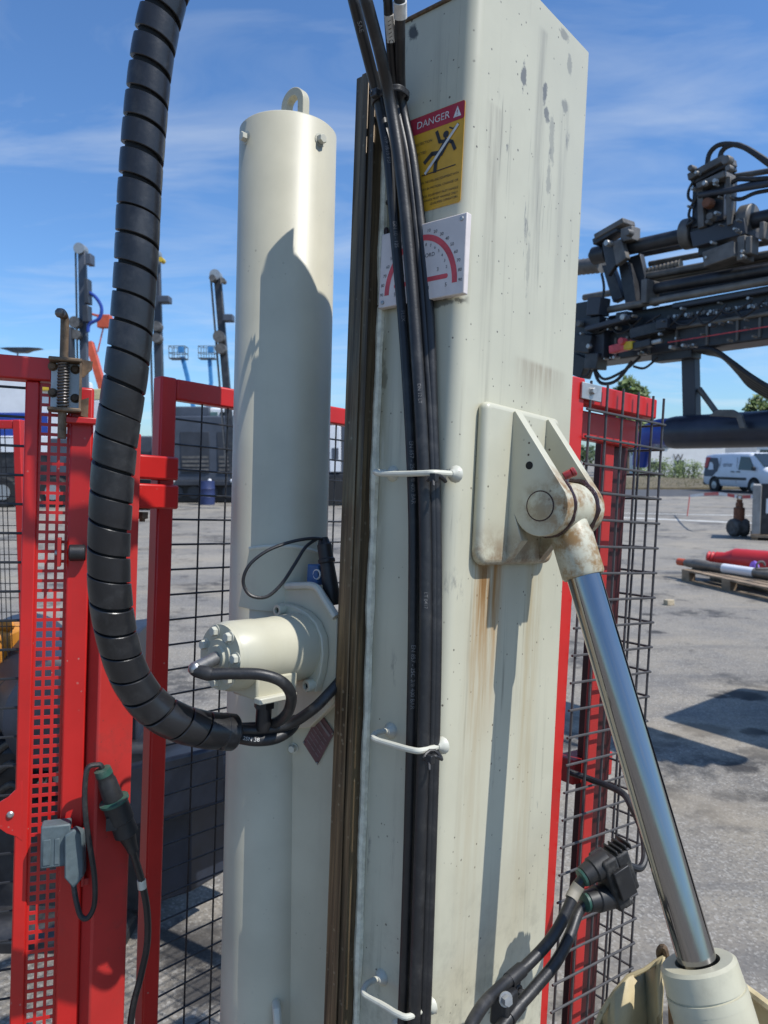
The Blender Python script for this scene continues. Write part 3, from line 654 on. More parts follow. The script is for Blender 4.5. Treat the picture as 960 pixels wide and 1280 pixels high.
b = MB(); b.cyl(L(g0 + .05), L(g0 + .40), .0533, n=40); b.build('barrel', 'cream_gland', hc)
b = MB(); nz_ = V((AE - .020, pin.y, pin.z)) + V((0, -.012, .037)); dn = V((0.1, -.25, 1)).normalized()
b.cyl(nz_, nz_ + dn * .016, .004, n=8); gn = b.build('grease_nipple', 'steel', hc)
b = MB(); b.lathe(nz_ + dn * .014, V((.35, -.5, .35)), [(-.008, .0055), (-.007, .0068), (.004, .0068), (.005, .0058), (.006, .0076), (.010, .0076), (.012, .0058)], 14); b.build('red_cap', 'cap_red', gn)

# dented cradle of thin yellowed plate behind the barrel
CRD = 1.13
cr = thing('cradle_plate', 'bent yellowed steel plate with torn edge beside the ram barrel, at the bottom edge', 'steel plate', MF, D(800, 1330, CRD))
b = MB()
rows = []
edge = [(742, 1290), (752, 1266), (768, 1240), (786, 1221), (806, 1212), (820, 1203), (830, 1196)]
for k, (x, y) in enumerate(edge):
    row = []
    for j in range(8):
        t = j / 7; w = 26 * math.sin(3.1 * t + k * 1.7) * t * (1 - t)
        row.append(D(x + (838 - x) * .25 * t + w, y + 480 * t, CRD - .05 * t + .03 * math.sin(k * 1.9 + t * 3.2)))
    rows.append(row)
vsx = [p for r in rows for p in r]; fsx = [(i * 8 + j, i * 8 + j + 1, (i + 1) * 8 + j + 1, (i + 1) * 8 + j) for i in range(len(edge) - 1) for j in range(7)]
b.add(vsx, fsx); o = b.build('folded_sheet', 'cream_dirty', cr); md = o.modifiers.new('solid', 'SOLIDIFY'); md.thickness = .004; md.offset = 0
b = MB(); b.tube([D(x, y, CRD - .003) for x, y in edge], .0035, 8, rr=[.003 + .0012 * (i % 2) for i in range(len(edge))]); b.build('rolled_edge', 'cream_dirty', cr)
b = MB(); b.tube(spline([D(826, 1200, CRD + .01), D(824, 1190, CRD + .005), D(829, 1184, CRD), D(833, 1196, CRD), D(838, 1230, CRD), D(840, 1290, CRD)], 5), .005, 8); b.build('pipe_stub', 'rusty', cr)
b = MB(); b.tube(spline([D(925, 1232, 1.16), D(940, 1243, 1.15), D(965, 1262, 1.12), D(1000, 1290, 1.1)], 5), .008, 8); b.prism([D(928, 1240, 1.165), D(1000, 1290, 1.11), D(1000, 1800, 1.1), D(928, 1800, 1.16)], V((.003, .004, 0))); b.build('rim_plate', 'cream_dirty', cr)

# ================================================================= CYLINDRICAL HOUSING LEFT OF THE MAST
t0 = D(360.5, 168, 1.4); t1 = D(336, 1280, 1.4); tax = (t1 - t0).normalized(); TR = .0885
hs = thing('cylindrical_housing', 'tall smooth cream cylinder with a lifting eye on top, left of the mast', 'cylinder housing', MF, t0 + tax * 2.0)
b = MB(); b.lathe(t0, tax, [(.0, .02), (.0, TR - .003), (.003, TR), (2.0, TR)], 72); b.build('shell', 'cream_tube', hs, ang=50)
tx = (V((1, 0, 0)) - tax * tax.x).normalized(); ty = tax.cross(tx)
def on_tube(px, py, dr=0.0):
    """point of the housing's surface under a picture point"""
    o_, d_ = MM.o, (MM.r @ ray(px, py)); w = o_ - t0; dp = d_ - tax * d_.dot(tax); wp = w - tax * w.dot(tax)
    A_, B_, C_ = dp.dot(dp), 2 * dp.dot(wp), wp.dot(wp) - (TR + dr) ** 2; di = max(B_ * B_ - 4 * A_ * C_, 0)
    p = o_ + d_ * ((-B_ - math.sqrt(di)) / (2 * A_)); n_ = p - t0; n_ = (n_ - tax * n_.dot(tax)).normalized(); return p, n_
# lifting eye: a ring plate on edge
ec = t0 + V((0, .010, .0)); ed = (D(388, 150, 1.36) - D(355, 150, 1.40)); ed = (ed - tax * ed.dot(tax)).normalized()
b = MB(); ro, ri, hh = .028, .0135, .046; out = []
n = 18
o_pts = [(-ro, -.004), (-ro, hh)] + [(-ro * math.cos(math.pi * k / n), hh + ro * math.sin(math.pi * k / n)) for k in range(1, n)] + [(ro, hh), (ro, -.004)]
i_pts = [(-ri, -.004), (-ri, hh)] + [(-ri * math.cos(math.pi * k / n), hh + ri * math.sin(math.pi * k / n)) for k in range(1, n)] + [(ri, hh), (ri, -.004)]
th = ed.cross(-tax)  .normalized() * .0085; cen = t0 + ed * .016 - ed.cross(tax) * -.0
def ep(x, y, s_): return cen + ed * x - tax * (y * 1.05) + th * s_
m_ = len(o_pts); vs_ = [ep(x, y, s_) for s_ in (-1, 1) for pts in (o_pts, i_pts) for x, y in pts]; fs = []
for k in range(m_ - 1):
    fs += [(k, k + 1, m_ + k + 1, m_ + k), (2 * m_ + k, 3 * m_ + k, 3 * m_ + k + 1, 2 * m_ + k + 1), (k, 2 * m_ + k, 2 * m_ + k + 1, k + 1), (m_ + k, m_ + k + 1, 3 * m_ + k + 1, 3 * m_ + k)]
b.add(vs_, fs); b.build('lifting_eye', 'cream_tube', hs, bevel=.0015)
for (x, y) in ((307.5, 172), (400, 175)):
    p, n_ = on_tube(x, y); b = MB(); b.bolt(p - n_ * .001, n_, .0085, .011); b.build('bolt', 'weld_paint', hs)
# wrapped doubler plate
b = MB(); vs_ = []; fs = []; outline_top = [(312, 686), (330, 684), (350, 683), (370, 684), (390, 688), (404, 694)]; outline_bot = [(298, 758), (315, 762), (335, 764), (352, 764), (372, 770), (392, 780)]
for dr in (-.002, .005):
    for A_, B_ in zip(outline_top, outline_bot):
        for k in range(5):
            x = A_[0] + (B_[0] - A_[0]) * k / 4; y = A_[1] + (B_[1] - A_[1]) * k / 4; vs_.append(on_tube(x, y, dr)[0])
nq = 30
for i in range(5):
    for k in range(4): fs += [(nq + i * 5 + k, nq + (i + 1) * 5 + k, nq + (i + 1) * 5 + k + 1, nq + i * 5 + k + 1)]
    fs += [(i * 5, (i + 1) * 5, nq + (i + 1) * 5, nq + i * 5), (i * 5 + 4, nq + i * 5 + 4, nq + (i + 1) * 5 + 4, (i + 1) * 5 + 4)]
for k in range(4): fs += [(k, nq + k, nq + k + 1, k + 1), (25 + k, 26 + k, nq + 26 + k, nq + 25 + k)]
b.add(vs_, fs); b.build('doubler_plate', 'cream_tube', hs)
b = MB(); b.tube([on_tube(x, y, .003)[0] for x, y in outline_top], .004, 7); b.build('weld_bead', 'weld_paint', hs)
# web plate to the mast
w0 = D(352, 905, 1.328); w1 = D(418, 905, 1.296); w2 = D(352, 1300, 1.328) + V((.01, 0, -.35)); w3 = D(408, 1300, 1.296) + V((.01, 0, -.35))
b = MB(); nrm = (w1 - w0).cross(w2 - w0).normalized(); nrm = nrm if nrm.dot(MM.o - w0) > 0 else -nrm
wt0 = D(352, 862, 1.328); wt1 = D(420, 862, 1.296)
b.prism([wt0, wt1, w3 + (w3 - w2) * .3, w2], -nrm * .012); web = b.build('web_plate', 'cream_tube', hs, bevel=.0015)
b = MB(); pts = []; rr = []
for i in range(90):
    p = wt0.lerp(w2, i / 89); pts.append(p + nrm * .0005); rr.append(.0045 + .0015 * mnoise.noise(V((i * .8, 0, 7))))
b.tube(pts, .005, 8, rr=rr); b.build('weld_bead', 'cream_tube', hs)
def on_web(px, py, off=.0):
    d_ = MM.r @ ray(px, py); s_ = ((w0 + nrm * off) - MM.o).dot(nrm) / d_.dot(nrm); return MM.o + d_ * s_
b = MB(); q = [on_web(x, y, .001) for x, y in ((400, 890), (418, 916), (397, 956), (379, 928))]; b.prism(q, nrm * .0015); npl = b.build('nameplate', 'plate_maroon', web)
b = MB()
for t in (.16, .34, .46, .58, .70, .82):
    p0 = q[0].lerp(q[3], t); p1 = q[1].lerp(q[2], t); e = (p1 - p0); w = .0022 if t < .2 else .0007
    dn_ = (q[3] - q[0]).normalized() * w
    segs = [(.1, .9)] if t < .2 else [(.1, .35), (.4, .62), (.68, .88)]
    for s0, s1 in segs: b.add([p0 + e * s0 - dn_ + nrm * .0027, p0 + e * s1 - dn_ + nrm * .0027, p0 + e * s1 + dn_ + nrm * .0027, p0 + e * s0 + dn_ + nrm * .0027], [(0, 1, 2, 3)])
b.build('faded_print', 'faded_print', npl, smooth=False)
b = MB()
for p in q: b.ball(p.lerp((q[0] + q[2]) / 2, .08) + nrm * .002, .0022, 8)
b.build('rivets', 'steel', npl)
b = MB(); p = on_web(367, 935, .0); b.bolt(p, nrm, .0068, .010); b.build('bolt', 'weld_paint', hs)
b = MB(); pts = [on_web(344, 1248, -.0), on_web(346, 1262, .03), on_web(348, 1300, .035), on_web(348, 1330, .03)]; b.tube(spline(pts, 4), .0075, 10); b.build('handle_stub', 'weld_paint', hs)

# ================================================================= HYDRAULIC MOTOR
MOB, MOC = .3235, -.246
mo = thing('hydraulic_motor', 'cream hydraulic motor with bolted end cap, mounted on the cylinder housing', 'hydraulic motor', MF, (.03, MOB, MOC - .06))
b = MB(); b.lathe((.012, MOB, MOC), (-1, 0, 0), [(0, .057), (.006, .059), (.055, .056), (.058, .0555), (.100, .0545), (.1005, .0555), (.150, .0555), (.153, .054), (.160, .0525)], 48); b.build('motor_body', 'cream_motor', mo)
b = MB(); b.lathe((-.1475, MOB, MOC), (-1, 0, 0), [(0, .0525), (.006, .0515), (.0065, .03), (.010, .028), (.0105, .020), (.014, .018)], 40); cap = b.build('end_cap', 'cream_motor', mo)
for k in range(7):
    t = RAD(20 + k * 51.43); b = MB(); b.bolt((-.1535, MOB + .041 * math.cos(t), MOC + .041 * math.sin(t)), (-1, 0, 0), .0078, .009); b.build('cap_bolt', 'weld_paint', cap)
# flange of the motor and mounting plate
def oct_(rb_, rc_, cut, cb_=MOB, cc_=MOC): return [(cb_ - rb_ + cut, cc_ + rc_), (cb_ + rb_ - cut, cc_ + rc_), (cb_ + rb_, cc_ + rc_ - cut), (cb_ + rb_, cc_ - rc_ + cut), (cb_ + rb_ - cut, cc_ - rc_), (cb_ - rb_ + cut, cc_ - rc_), (cb_ - rb_, cc_ - rc_ + cut), (cb_ - rb_, cc_ + rc_ - cut)]
b = MB(); pr = []
for k in range(14):
    t = 2 * math.pi * k / 14 + RAD(55); e = (.064 + .022 * max(0, math.cos(2 * (t - RAD(55)))) ** 3); pr.append((.010, MOB + e * math.cos(t), MOC + e * math.sin(t)))
b.prism(pr, (.016, 0, 0)); fg = b.build('flange', 'cream_motor', mo, bevel=.002)
for t in (RAD(55), RAD(235)):
    b = MB(); c = V((.010, MOB + .072 * math.cos(t), MOC + .072 * math.sin(t))); b.lathe(c, (-1, 0, 0), [(0, .0105), (.013, .0105), (.0145, .0095), (.0145, .0055), (.008, .0052)], 20, cap=False); b.build('cap_screw', 'cream_motor', fg)
    b = MB(); b.cyl(c + V((-.0075, 0, 0)), c + V((-.009, 0, 0)), .0053, n=6); b.build('hex_socket', 'hole_dark', fg)
b = MB(); b.prism([(.0262, .385, -.150), (.0262, .300, -.140), (.0262, .245, -.19), (.0262, .242, -.33), (.0262, .30, -.385), (.0262, .385, -.41), (.0262, .40, -.30)], (.014, 0, 0)); mp_ = b.build('mounting_plate', 'cream_tube', mo, bevel=.002)
b = MB(); b.tube(spline([(.026, .375, -.147), (.024, .345, -.143), (.024, .30, -.140), (.024, .275, -.16), (.024, .247, -.186)], 8), .0065, 8); b.build('weld_bead', 'weld_paint', mp_)
b = MB(); b.box((-.115, MOB - .048, MOC - .066), (-.03, MOB + .015, MOC - .030)); b.build('port_block', 'cream_motor', mo, bevel=.004)
b = MB(); b.box((-.118, MOB - .060, MOC - .070), (-.040, MOB - .044, MOC - .060)); b.build('port_plate', 'weld_paint', mo, bevel=.002)
b = MB(); c = V((-.075, MOB - .02, MOC - .066)); b.lathe(c, (0, 0, -1), [(0, .017), (.022, .017)], 6); b.lathe(c, (0, 0, -1), [(.022, .013), (.05, .013), (.06, .010)], 14); b.build('hose_fitting', 'hole_dark2', mo)
KM = .957; mo.matrix_world = MF @ Matrix.Translation(MM.o + (ORG[mo.name] - MM.o) * KM) @ Matrix.Scale(KM, 4)
def kpt(p): return MM.o + (V(p) - MM.o) * KM
# motor hose with crimped end at the cap
hp = [D(262, 843, 1.095), D(290, 842, 1.10), (D(325, 843, 1.105)), D(352, 852, 1.115), D(364, 870, 1.135), D(358, 893, 1.165), D(338, 906, 1.2), D(305, 910, 1.2), D(275, 908, 1.2)]
b = MB(); path = spline(hp, 8); b.tube(path, .0085, 12); mh = b.build('motor_hose', 'rubber', fr=MF, org=path[-1], label='short black hose looping from the motor end cap to the spiral guard', cat='hose')
b = MB(); b.lathe(D(238, 837, 1.10), path[1] - D(238, 837, 1.10), [(0, .005), (.004, .0075), (.010, .0095), (.028, .0105), (.034, .009)], 14); b.build('crimped_end', 'plastic_black', mh)
b = MB(); c0 = D(244, 836, 1.10); b.cyl(c0, kpt((-.158, MOB, MOC)), .010, n=12); b.ball(c0, .0105, 10); b.build('elbow', 'steel', mh)
hp = [D(272, 906, 1.19), D(300, 912, 1.19), D(330, 912, 1.195), D(362, 905, 1.205), D(392, 886, 1.195), D(412, 866, 1.205), D(426, 850, 1.225), D(445, 826, 1.27)]
b = MB(); path = spline(hp, 8); b.tube(path, .0088, 12); b.build('return_hose', 'rubber', fr=MF, org=path[-1], label='black hose curving from the spiral guard up behind the mast rail', cat='hose')
hp = [D(270, 916, 1.19), D(300, 922, 1.19), D(322, 925, 1.19), D(345, 922, 1.20), D(362, 912, 1.22), D(370, 900, 1.25)]
b = MB(); path = spline(hp, 6); b.tube(path, .0098, 12); lo = b.build('lower_hose', 'rubber', fr=MF, org=path[-1], label='stubby black hose with pale print at the mouth of the spiral guard', cat='hose')
hose_text(lo, path, .0098, [(.045, '2SN 38', .008)], 'white_print')
# connector with looping lead beside the doubler plate
cn = thing('cable_connector', 'black plug with a grey lead looping beside it, right above the motor', 'connector', MF, D(412, 760, 1.29))
q0, q1, q2 = D(404, 672, 1.285), D(404, 705, 1.285), D(418, 765, 1.27)
b = MB(); dx_ = (q2 - q0).normalized(); b.lathe(q0, dx_, [(0, .008), (.010, .0105), (.012, .0125), (.035, .0125), (.037, .0145), (.042, .0145), (.044, .012), (.085, .0135), (.11, .0135), (.115, .010)], 18); b.build('plug_body', 'plastic_black', cn)
b = MB(); b.cbox(D(398, 718, 1.30), (.030, .026, .034)); b.build('socket', 'plastic_blue', cn, bevel=.002)
b = MB(); c = D(396, 718, 1.283)
b.tube([c + V((0, .008 * math.cos(k * .5236), .008 * math.sin(k * .5236))) for k in range(12)], .0016, 6, closed=True); b.build('socket_ring', 'white_print', cn)
b = MB(); lead = spline([D(404, 674, 1.28), D(390, 673, 1.26), D(365, 677, 1.24), D(335, 688, 1.22), D(312, 706, 1.21), D(304, 727, 1.21), D(313, 744, 1.21), D(333, 746, 1.215), D(352, 730, 1.225), D(368, 706, 1.235), D(382, 684, 1.25), D(397, 673, 1.27)], 8); b.tube(lead, .0028, 8); b.build('lead', 'rubber', cn)

# ================================================================= SPIRAL GUARDED HOSE
SP = [(300, -420, 1.0), (296, -300, 1.0), (282, -190, 1.0), (264, -110, 1.0), (243, -60, 1.0), (216, -25, 1.0), (203, 10, 1.0), (191, 67, 1.0), (183, 133, 1.0), (175, 233, 1.0), (170, 333, 1.0), (165, 400, 1.0), (158, 465, 1.0), (144, 560, 1.01), (138, 643, 1.02), (136, 694, 1.03), (138, 744, 1.04), (146, 795, 1.06), (161, 842, 1.08), (184, 877, 1.10), (214, 899, 1.12), (250, 911, 1.15), (288, 915, 1.18)]
spath = spline([D(x, y, d) for x, y, d in SP], 14)
sh = thing('spiral_hose', 'thick black spiral-wrapped hose hanging down across the left of the picture', 'hose', MF, spath[-1])
Ls = [0]
for p, q in zip(spath, spath[1:]): Ls.append(Ls[-1] + (q - p).length)
tot = Ls[-1]
frs = []; xx = None
for k in range(len(spath)):
    t = (spath[min(k + 1, len(spath) - 1)] - spath[max(k - 1, 0)]).normalized()
    if xx is None: xx = t.orthogonal().normalized()
    xx = (xx - t * xx.dot(t)).normalized(); frs.append((spath[k], t, xx.copy(), t.cross(xx)))
def sat(s_):
    s_ = max(0, min(tot - 1e-6, s_)); lo_, hi_ = 0, len(Ls) - 1
    while hi_ - lo_ > 1:
        m_ = (lo_ + hi_) // 2
        if Ls[m_] <= s_: lo_ = m_
        else: hi_ = m_
    k = (s_ - Ls[lo_]) / (Ls[hi_] - Ls[lo_]); A_, B_ = frs[lo_], frs[hi_]
    return A_[0].lerp(B_[0], k), A_[1].lerp(B_[1], k).normalized(), A_[2].lerp(B_[2], k).normalized(), A_[3].lerp(B_[3], k).normalized()
b = MB(); PITCHS = .0375; RS = .0278; sec = []; nseg = 40; turns = tot / PITCHS; total = int(turns * nseg); th0 = 2.2
for i in range(total + 1):
    ph = i / nseg; s_ = ph * PITCHS + .0026 * mnoise.noise(V((ph * .55, 9, 0))); u_ = s_ / tot
    wfac = .785 + .04 * mnoise.noise(V((ph * .4, 4, 4))) + .13 * min(1, max(0, (u_ - .30) / .25)); w = PITCHS * wfac
    jit = .0016 * mnoise.noise(V((ph * .37, 2, 0))); th_ = -ph * 2 * math.pi + th0; row = []
    for (ds, dr) in ((-.5, -.0045), (-.5, -.0010), (-.475, .0), (-.25, .0002), (.0, .0003), (.25, .0002), (.475, .0), (.5, -.0010), (.5, -.0045)):
        p, t, x, y = sat(s_ + ds * w); p = p + t * min(0, 0)
        r = RS + dr + jit * .6; row.append(p + (x * math.cos(th_) + y * math.sin(th_)) * r)
    sec.append(row)
vs_ = [p for r in sec for p in r]; k9 = 9; fs = [(i * k9 + j, i * k9 + j + 1, (i + 1) * k9 + j + 1, (i + 1) * k9 + j) for i in range(total) for j in range(k9 - 1)]
b.add(vs_, fs); b.build('spiral_guard', 'guard', sh, ang=28)
b = MB(); b.tube(spath, .0225, 16); b.build('inner_hoses', 'hole_dark', sh)
b = MB(); p, t, x, y = sat(tot - .004); b.lathe(p - t * .012, t, [(0, .0255), (.003, .0285), (.02, .0282), (.023, .026), (.023, .012)], 24); b.build('end_collar', 'guard', sh)
b = MB(); pts = [frs[k][0] + frs[k][2] * .0 + (V((.035, -.01, 0))) for k in range(0, 30, 3)]; b.tube(pts, .011, 10); b.build('side_hose', 'rubber', sh)

# ================================================================= RED FENCES (left)
FB = .68
pv = P(200, 640, 1.5); FMF = Matrix.Translation(pv) @ Matrix.Rotation(RAD(-1.15), 4, FW) @ Matrix.Translation(-pv) @ MF; FM_ = Fr(FMF); H_keep = H; H = FM_.H
fp = thing('mesh_fence', 'red framed fence panel with black wire mesh, behind the cream cylinder', 'fence', FMF, (-.06, FB, -1.4))
def fx(px, py=640, bb=FB): return H(px, py, 1, bb).x
FT = .2412
a_l, a_r = H(190, 640, 1, FB).x, .75
pa0, pa1 = H(197, 640, 1, FB - .014).x, H(217, 640, 1, FB - .014).x
b = MB(); b.box((pa0, FB - .014, -1.4), (pa1, FB + .016, FT)); b.build('post', 'red', fp, bevel=.004)
b = MB(); b.box((pa1 + .0002, FB - .013, FT - .043), (a_r, FB + .015, FT - .001)); b.build('top_rail', 'red', fp, bevel=.004)
b = MB(); b.box((a_r, FB - .03, -1.4), (a_r + .05, FB + .03, FT)); b.build('post', 'red', fp, bevel=.004)
wA = [H(x, 640, 1, FB).x for x in (248, 273, 297)]; st = .066
wl = MB(); wl.cyl((0, FB - .004, -1.38), (0, FB - .004, FT - .02), .0021, n=6); first = None
aw = wA[0] - st; k = 0
while aw < a_r:
    q = MB(); 
    if first is None:
        q.cyl((aw, FB - .002, -1.38), (aw, FB - .002, FT - .03), .0021, n=6); first = q.build('wire', 'wire', fp); base = aw
    else: copies(first, [(aw - base, 0, 0)], fp)
    aw += st
first = None; cz = FT - .030
zz = []
while cz > -1.38: zz.append(cz); cz -= .0505
q = MB(); q.cyl((pa1 - .01, FB - .006, zz[0]), (a_r + .01, FB - .006, zz[0]), .0021, n=6); first = q.build('wire', 'wire', fp)
copies(first, [(0, 0, z_ - zz[0]) for z_ in zz[1:]], fp)
# hinge post in front of it with hinge blocks
HB = .60
ha0, ha1 = H(118, 900, 1, HB).x, H(165, 900, 1, HB).x
b = MB(); b.box((ha0, HB - .012, -1.4), (ha1 - .004, HB + .035, .115)); b.build('hinge_post', 'red_dusty', fp, bevel=.004)
for y0, y1 in ((568, 601), (604, 636)):
    p0 = H(168, y0, 1, HB + .02); p1 = H(205, y1, 1, HB + .05); b = MB(); b.box((p0.x - .02, HB + .0, p1.z), (p1.x, FB - .0145, p0.z)); b.build('hinge_block', 'red', fp, bevel=.004)
p = H(178, 640, 1, HB + .02); b = MB(); b.lathe(p + V((0, 0, .008)), (0, 0, -1), [(0, .014), (.004, .014)], 16); b.lathe(p, (0, 0, -1), [(0, .0115), (.012, .0115), (.013, .006), (.018, .006)], 6); b.build('hinge_bolt', 'rusty', fp)
H = H_keep
# ---- gate with perforated strip, swung a little
TG = RAD(1.45); gz = XR * math.sin(TG) + UP * math.cos(TG); gxv = XR * math.cos(TG) - UP * math.sin(TG); gd = gxv * math.cos(RAD(20)) + FW * math.sin(RAD(20)); gy = gz.cross(gd)
GFm = frame(P(60, 640, 1.33), gd, gy, gz); GG = Fr(GFm)
def gx(px, py=640, v=0.): return GG.H(px, py, 1, v)
gt = thing('red_gate', 'red steel gate with a perforated strip, at the left edge', 'gate', GFm, (0, 0, -1.35))
GT = gx(60, 449).z
x_l0, x_l1 = gx(28).x, gx(46).x; x_s1 = gx(84).x; x_r1 = gx(114).x; x_r0 = gx(85).x
b = MB(); b.box((x_l0, -.004, -1.35), (x_l1, .024, GT - .0402)); b.build('post', 'red', gt, bevel=.003)
b = MB(); b.box((x_r0, -.012, -1.35), (x_r1, .03, GT - .046)); b.build('post', 'red', gt, bevel=.004)
b = MB(); b.box((-.45, -.014, GT - .040), (gx(66, 460).x, .026, GT)); b.build('top_rail', 'red', gt, bevel=.003)
# perforated sheet: three columns of square holes, real openings
b = MB(); cols = 3; pitch_x = (x_s1 - x_l1 - .002) / 3.0; pz = .0171; hx, hz = pitch_x * .67, .0116
zt = GT - .042; zb = -1.33; nrow = int((zt - zb) / pz); xs = []
x = x_l1 + .001
xs = [x_l1 - .001]
for c_ in range(cols):
    c0 = x + pitch_x * (c_ + .5); xs += [c0 - hx / 2, c0 + hx / 2]
xs.append(x_r0 + .001); zs = [zt]
for r_ in range(nrow):
    c0 = zt - .012 - pz * r_; zs += [c0 + hz / 2, c0 - hz / 2]
zs.append(zs[-1] - .01); nx, nzr = len(xs), len(zs)
idx = lambda i, j, s_: s_ * nx * nzr + j * nx + i
vs_ = [(xs[i], y_, zs[j]) for y_ in (.002, .0045) for j in range(nzr) for i in range(nx)]; fs = []
hole = lambda i, j: 0 <= i < nx - 1 and 0 <= j < nzr - 1 and i % 2 == 1 and j % 2 == 1
for j in range(nzr - 1):
    for i in range(nx - 1):
        if not hole(i, j): fs += [(idx(i, j, 0), idx(i, j + 1, 0), idx(i + 1, j + 1, 0), idx(i + 1, j, 0)), (idx(i, j, 1), idx(i + 1, j, 1), idx(i + 1, j + 1, 1), idx(i, j + 1, 1))]
        else:
            c4 = [(i, j), (i + 1, j), (i + 1, j + 1), (i, j + 1)]
            for k in range(4): A_, B_ = c4[k], c4[(k + 1) % 4]; fs.append((idx(*A_, 0), idx(*B_, 0), idx(*B_, 1), idx(*A_, 1)))
b.add(vs_, fs); b.build('perforated_strip', 'red', gt, smooth=False)
# ear plate on the left post
e = [(28, 975), (22, 985), (10, 997), (0, 1003), (-6, 1018), (-2, 1035), (8, 1042), (20, 1046), (28, 1052)]
b = MB(); b.prism([GG.H(x_, y_, 1, -.0045) for x_, y_ in e], (0, .006, 0)); ear = b.build('ear_plate', 'red', gt, bevel=.001)
p = GG.H(13, 1018, 1, -.005); b = MB(); b.lathe(p, (0, -1, 0), [(0, .006), (.002, .006), (.004, .0035)], 10); b.build('rivet', 'galv', ear)
p0, p1 = GG.H(78, 520, 1, -.03), GG.H(121, 531, 1, -.03); b = MB(); b.box((p0.x, -.034, p1.z), (p1.x, -.0122, p0.z)); b.build('stop_tab', 'red', gt, bevel=.002)
p0, p1 = GG.H(72, 672, 1, -.02), GG.H(83, 708, 1, -.02); b = MB(); b.box((p0.x, -.03, p1.z), (p0.x + .006, .0, p0.z)); bt = b.build('buffer_tab', 'red_dusty', gt, bevel=.001)
p = GG.H(86, 691, 1, -.02); p1 = GG.H(107, 691, 1, -.02); b = MB(); b.cyl(p, p1, .0145, n=20, ch=.002); b.build('rubber_buffer', 'rubber', bt)
b = MB(); q = GG.H(70, 691, 1, -.02); b.bolt(q + V((.004, 0, 0)), (-1, 0, 0), .005); b.build('buffer_bolt', 'galv', bt)
first = None; zz = [gx(10, y).z for y in (483, 519, 557)]; st2 = .0505
q = MB(); q.cyl((-.46, .006, zz[0]), (x_l0 + .005, .006, zz[0]), .0023, n=6); first = q.build('wire', 'wire', gt); copies(first, [(0, 0, -st2 * k) for k in range(1, 29)], gt)
q = MB(); q.cyl((-.19, .009, -1.33), (-.19, .009, GT - .03), .0023, n=6); first = q.build('wire', 'wire', gt); copies(first, [(-st2 * k, 0, 0) for k in range(1, 5)], gt)
# spring latch on the gate head
LB = -.035
def LH(x_, y_, v=LB): return GG.H(x_, y_, 1, v)
la = thing('spring_latch', 'weathered steel spring bolt latch with a hooked pin on the gate head', 'latch', GFm, LH(80, 515))
c = LH(80.5, 484); tl, br = LH(61, 446), LH(100, 516); W_ = br.x - tl.x; 
b = MB(); b.box((tl.x, LB - .012, tl.z - .0065), (br.x + .002, -.0125, tl.z)); b.box((tl.x, LB - .012, br.z), (br.x + .002, -.0125, br.z + .0065)); b.build('bracket_lip', 'rusty', la, bevel=.002)
b = MB(); b.box((tl.x + .003, -.0155, br.z + .0068), (br.x - .001, -.0126, tl.z - .0068)); bp = b.build('back_plate', 'galv', la)
b = MB(); b.box((br.x - .002, LB - .010, br.z + .0066), (br.x + .0015, -.0128, tl.z - .0066)); b.build('side_cheek', 'rusty', la)
for x_, y_ in ((66, 458), (66, 491), (94, 462), (94, 498)):
    p = LH(x_, y_, -.016); b = MB(); b.bolt(p, (0, -1, 0), .006, .006); b.build('bolt', 'rusty', bp)
ctr = LH(79, 484, LB + .004); zt_, zb_ = tl.z - .007, br.z + .007; pts = []
for i in range(15 * 14 + 1):
    t = i / (15 * 14); an = 2 * math.pi * i / 14; pts.append((ctr.x + .0085 * math.cos(an), LB + .004 + .0085 * math.sin(an), zb_ + (zt_ - zb_) * t))
b = MB(); b.tube(pts, .0018, 6); b.build('spring', 'spring', la)
zTop = LH(79, 396).z
pt = spline([(ctr.x, LB + .004, LH(79, 548).z), (ctr.x, LB + .004, tl.z), (ctr.x, LB + .004, zTop - .012), (ctr.x - .001, LB + .004, zTop), (ctr.x - .004, LB - .012, zTop + .004), (ctr.x - .006, LB - .03, zTop - .001)], 5)
b = MB(); b.tube(pt, .0072, 12); b.build('pin', 'rusty', la); b = MB(); b.ball(pt[-1], .0085, 10); b.build('pin_knob', 'spring', la)
b = MB(); b.prism([LH(100, 449, -.02), LH(116, 452, -.02), LH(115, 462, -.02), (LH(104, 472, -.02)), LH(101, 470, -.02)], (0, .004, 0)); b.prism([LH(101, 500, -.025), LH(111, 497, -.025), LH(110, 522, -.025), LH(101, 520, -.025)], (0, .004, 0)); b.build('rusty_gusset', 'rusty', la)
# sensor pair + lead + plug on the gate
s1 = thing('safety_sensor', 'grey plastic sensor block fixed to the perforated strip', 'sensor', GFm, GG.H(68, 1078, 1, -.03), 'sensor blocks on the gate')
p0, p1 = GG.H(52, 1030, 1, -.03), GG.H(88, 1078, 1, -.03); b = MB(); b.box((p0.x, -.044, p1.z), (p1.x, -.0125, p0.z)); b.build('housing', 'plastic_grey', s1, bevel=.003)
b = MB(); b.box((p0.x + .004, -.0455, p1.z + .006), (p0.x + .016, -.0438, p1.z + .050)); b.box((p0.x + .022, -.0455, p1.z + .006), (p0.x + .030, -.0438, p1.z + .050)); b.build('rib', 'plastic_grey', s1, bevel=.001)
s2 = thing('safety_sensor', 'taller grey sensor block with a black lead, turned towards the hinge post', 'sensor', GFm, GG.H(93, 1112, 1, -.05), 'sensor blocks on the gate')
q = [GG.H(80, 1045, 1, -.055), GG.H(92, 1038, 1, -.058), GG.H(104, 1042, 1, -.045), GG.H(105, 1095, 1, -.045), GG.H(92, 1112, 1, -.058), GG.H(80, 1098, 1, -.055)]
b = MB(); b.prism(q, (.004, .022, 0)); b.build('housing', 'plastic_grey', s2, bevel=.003)
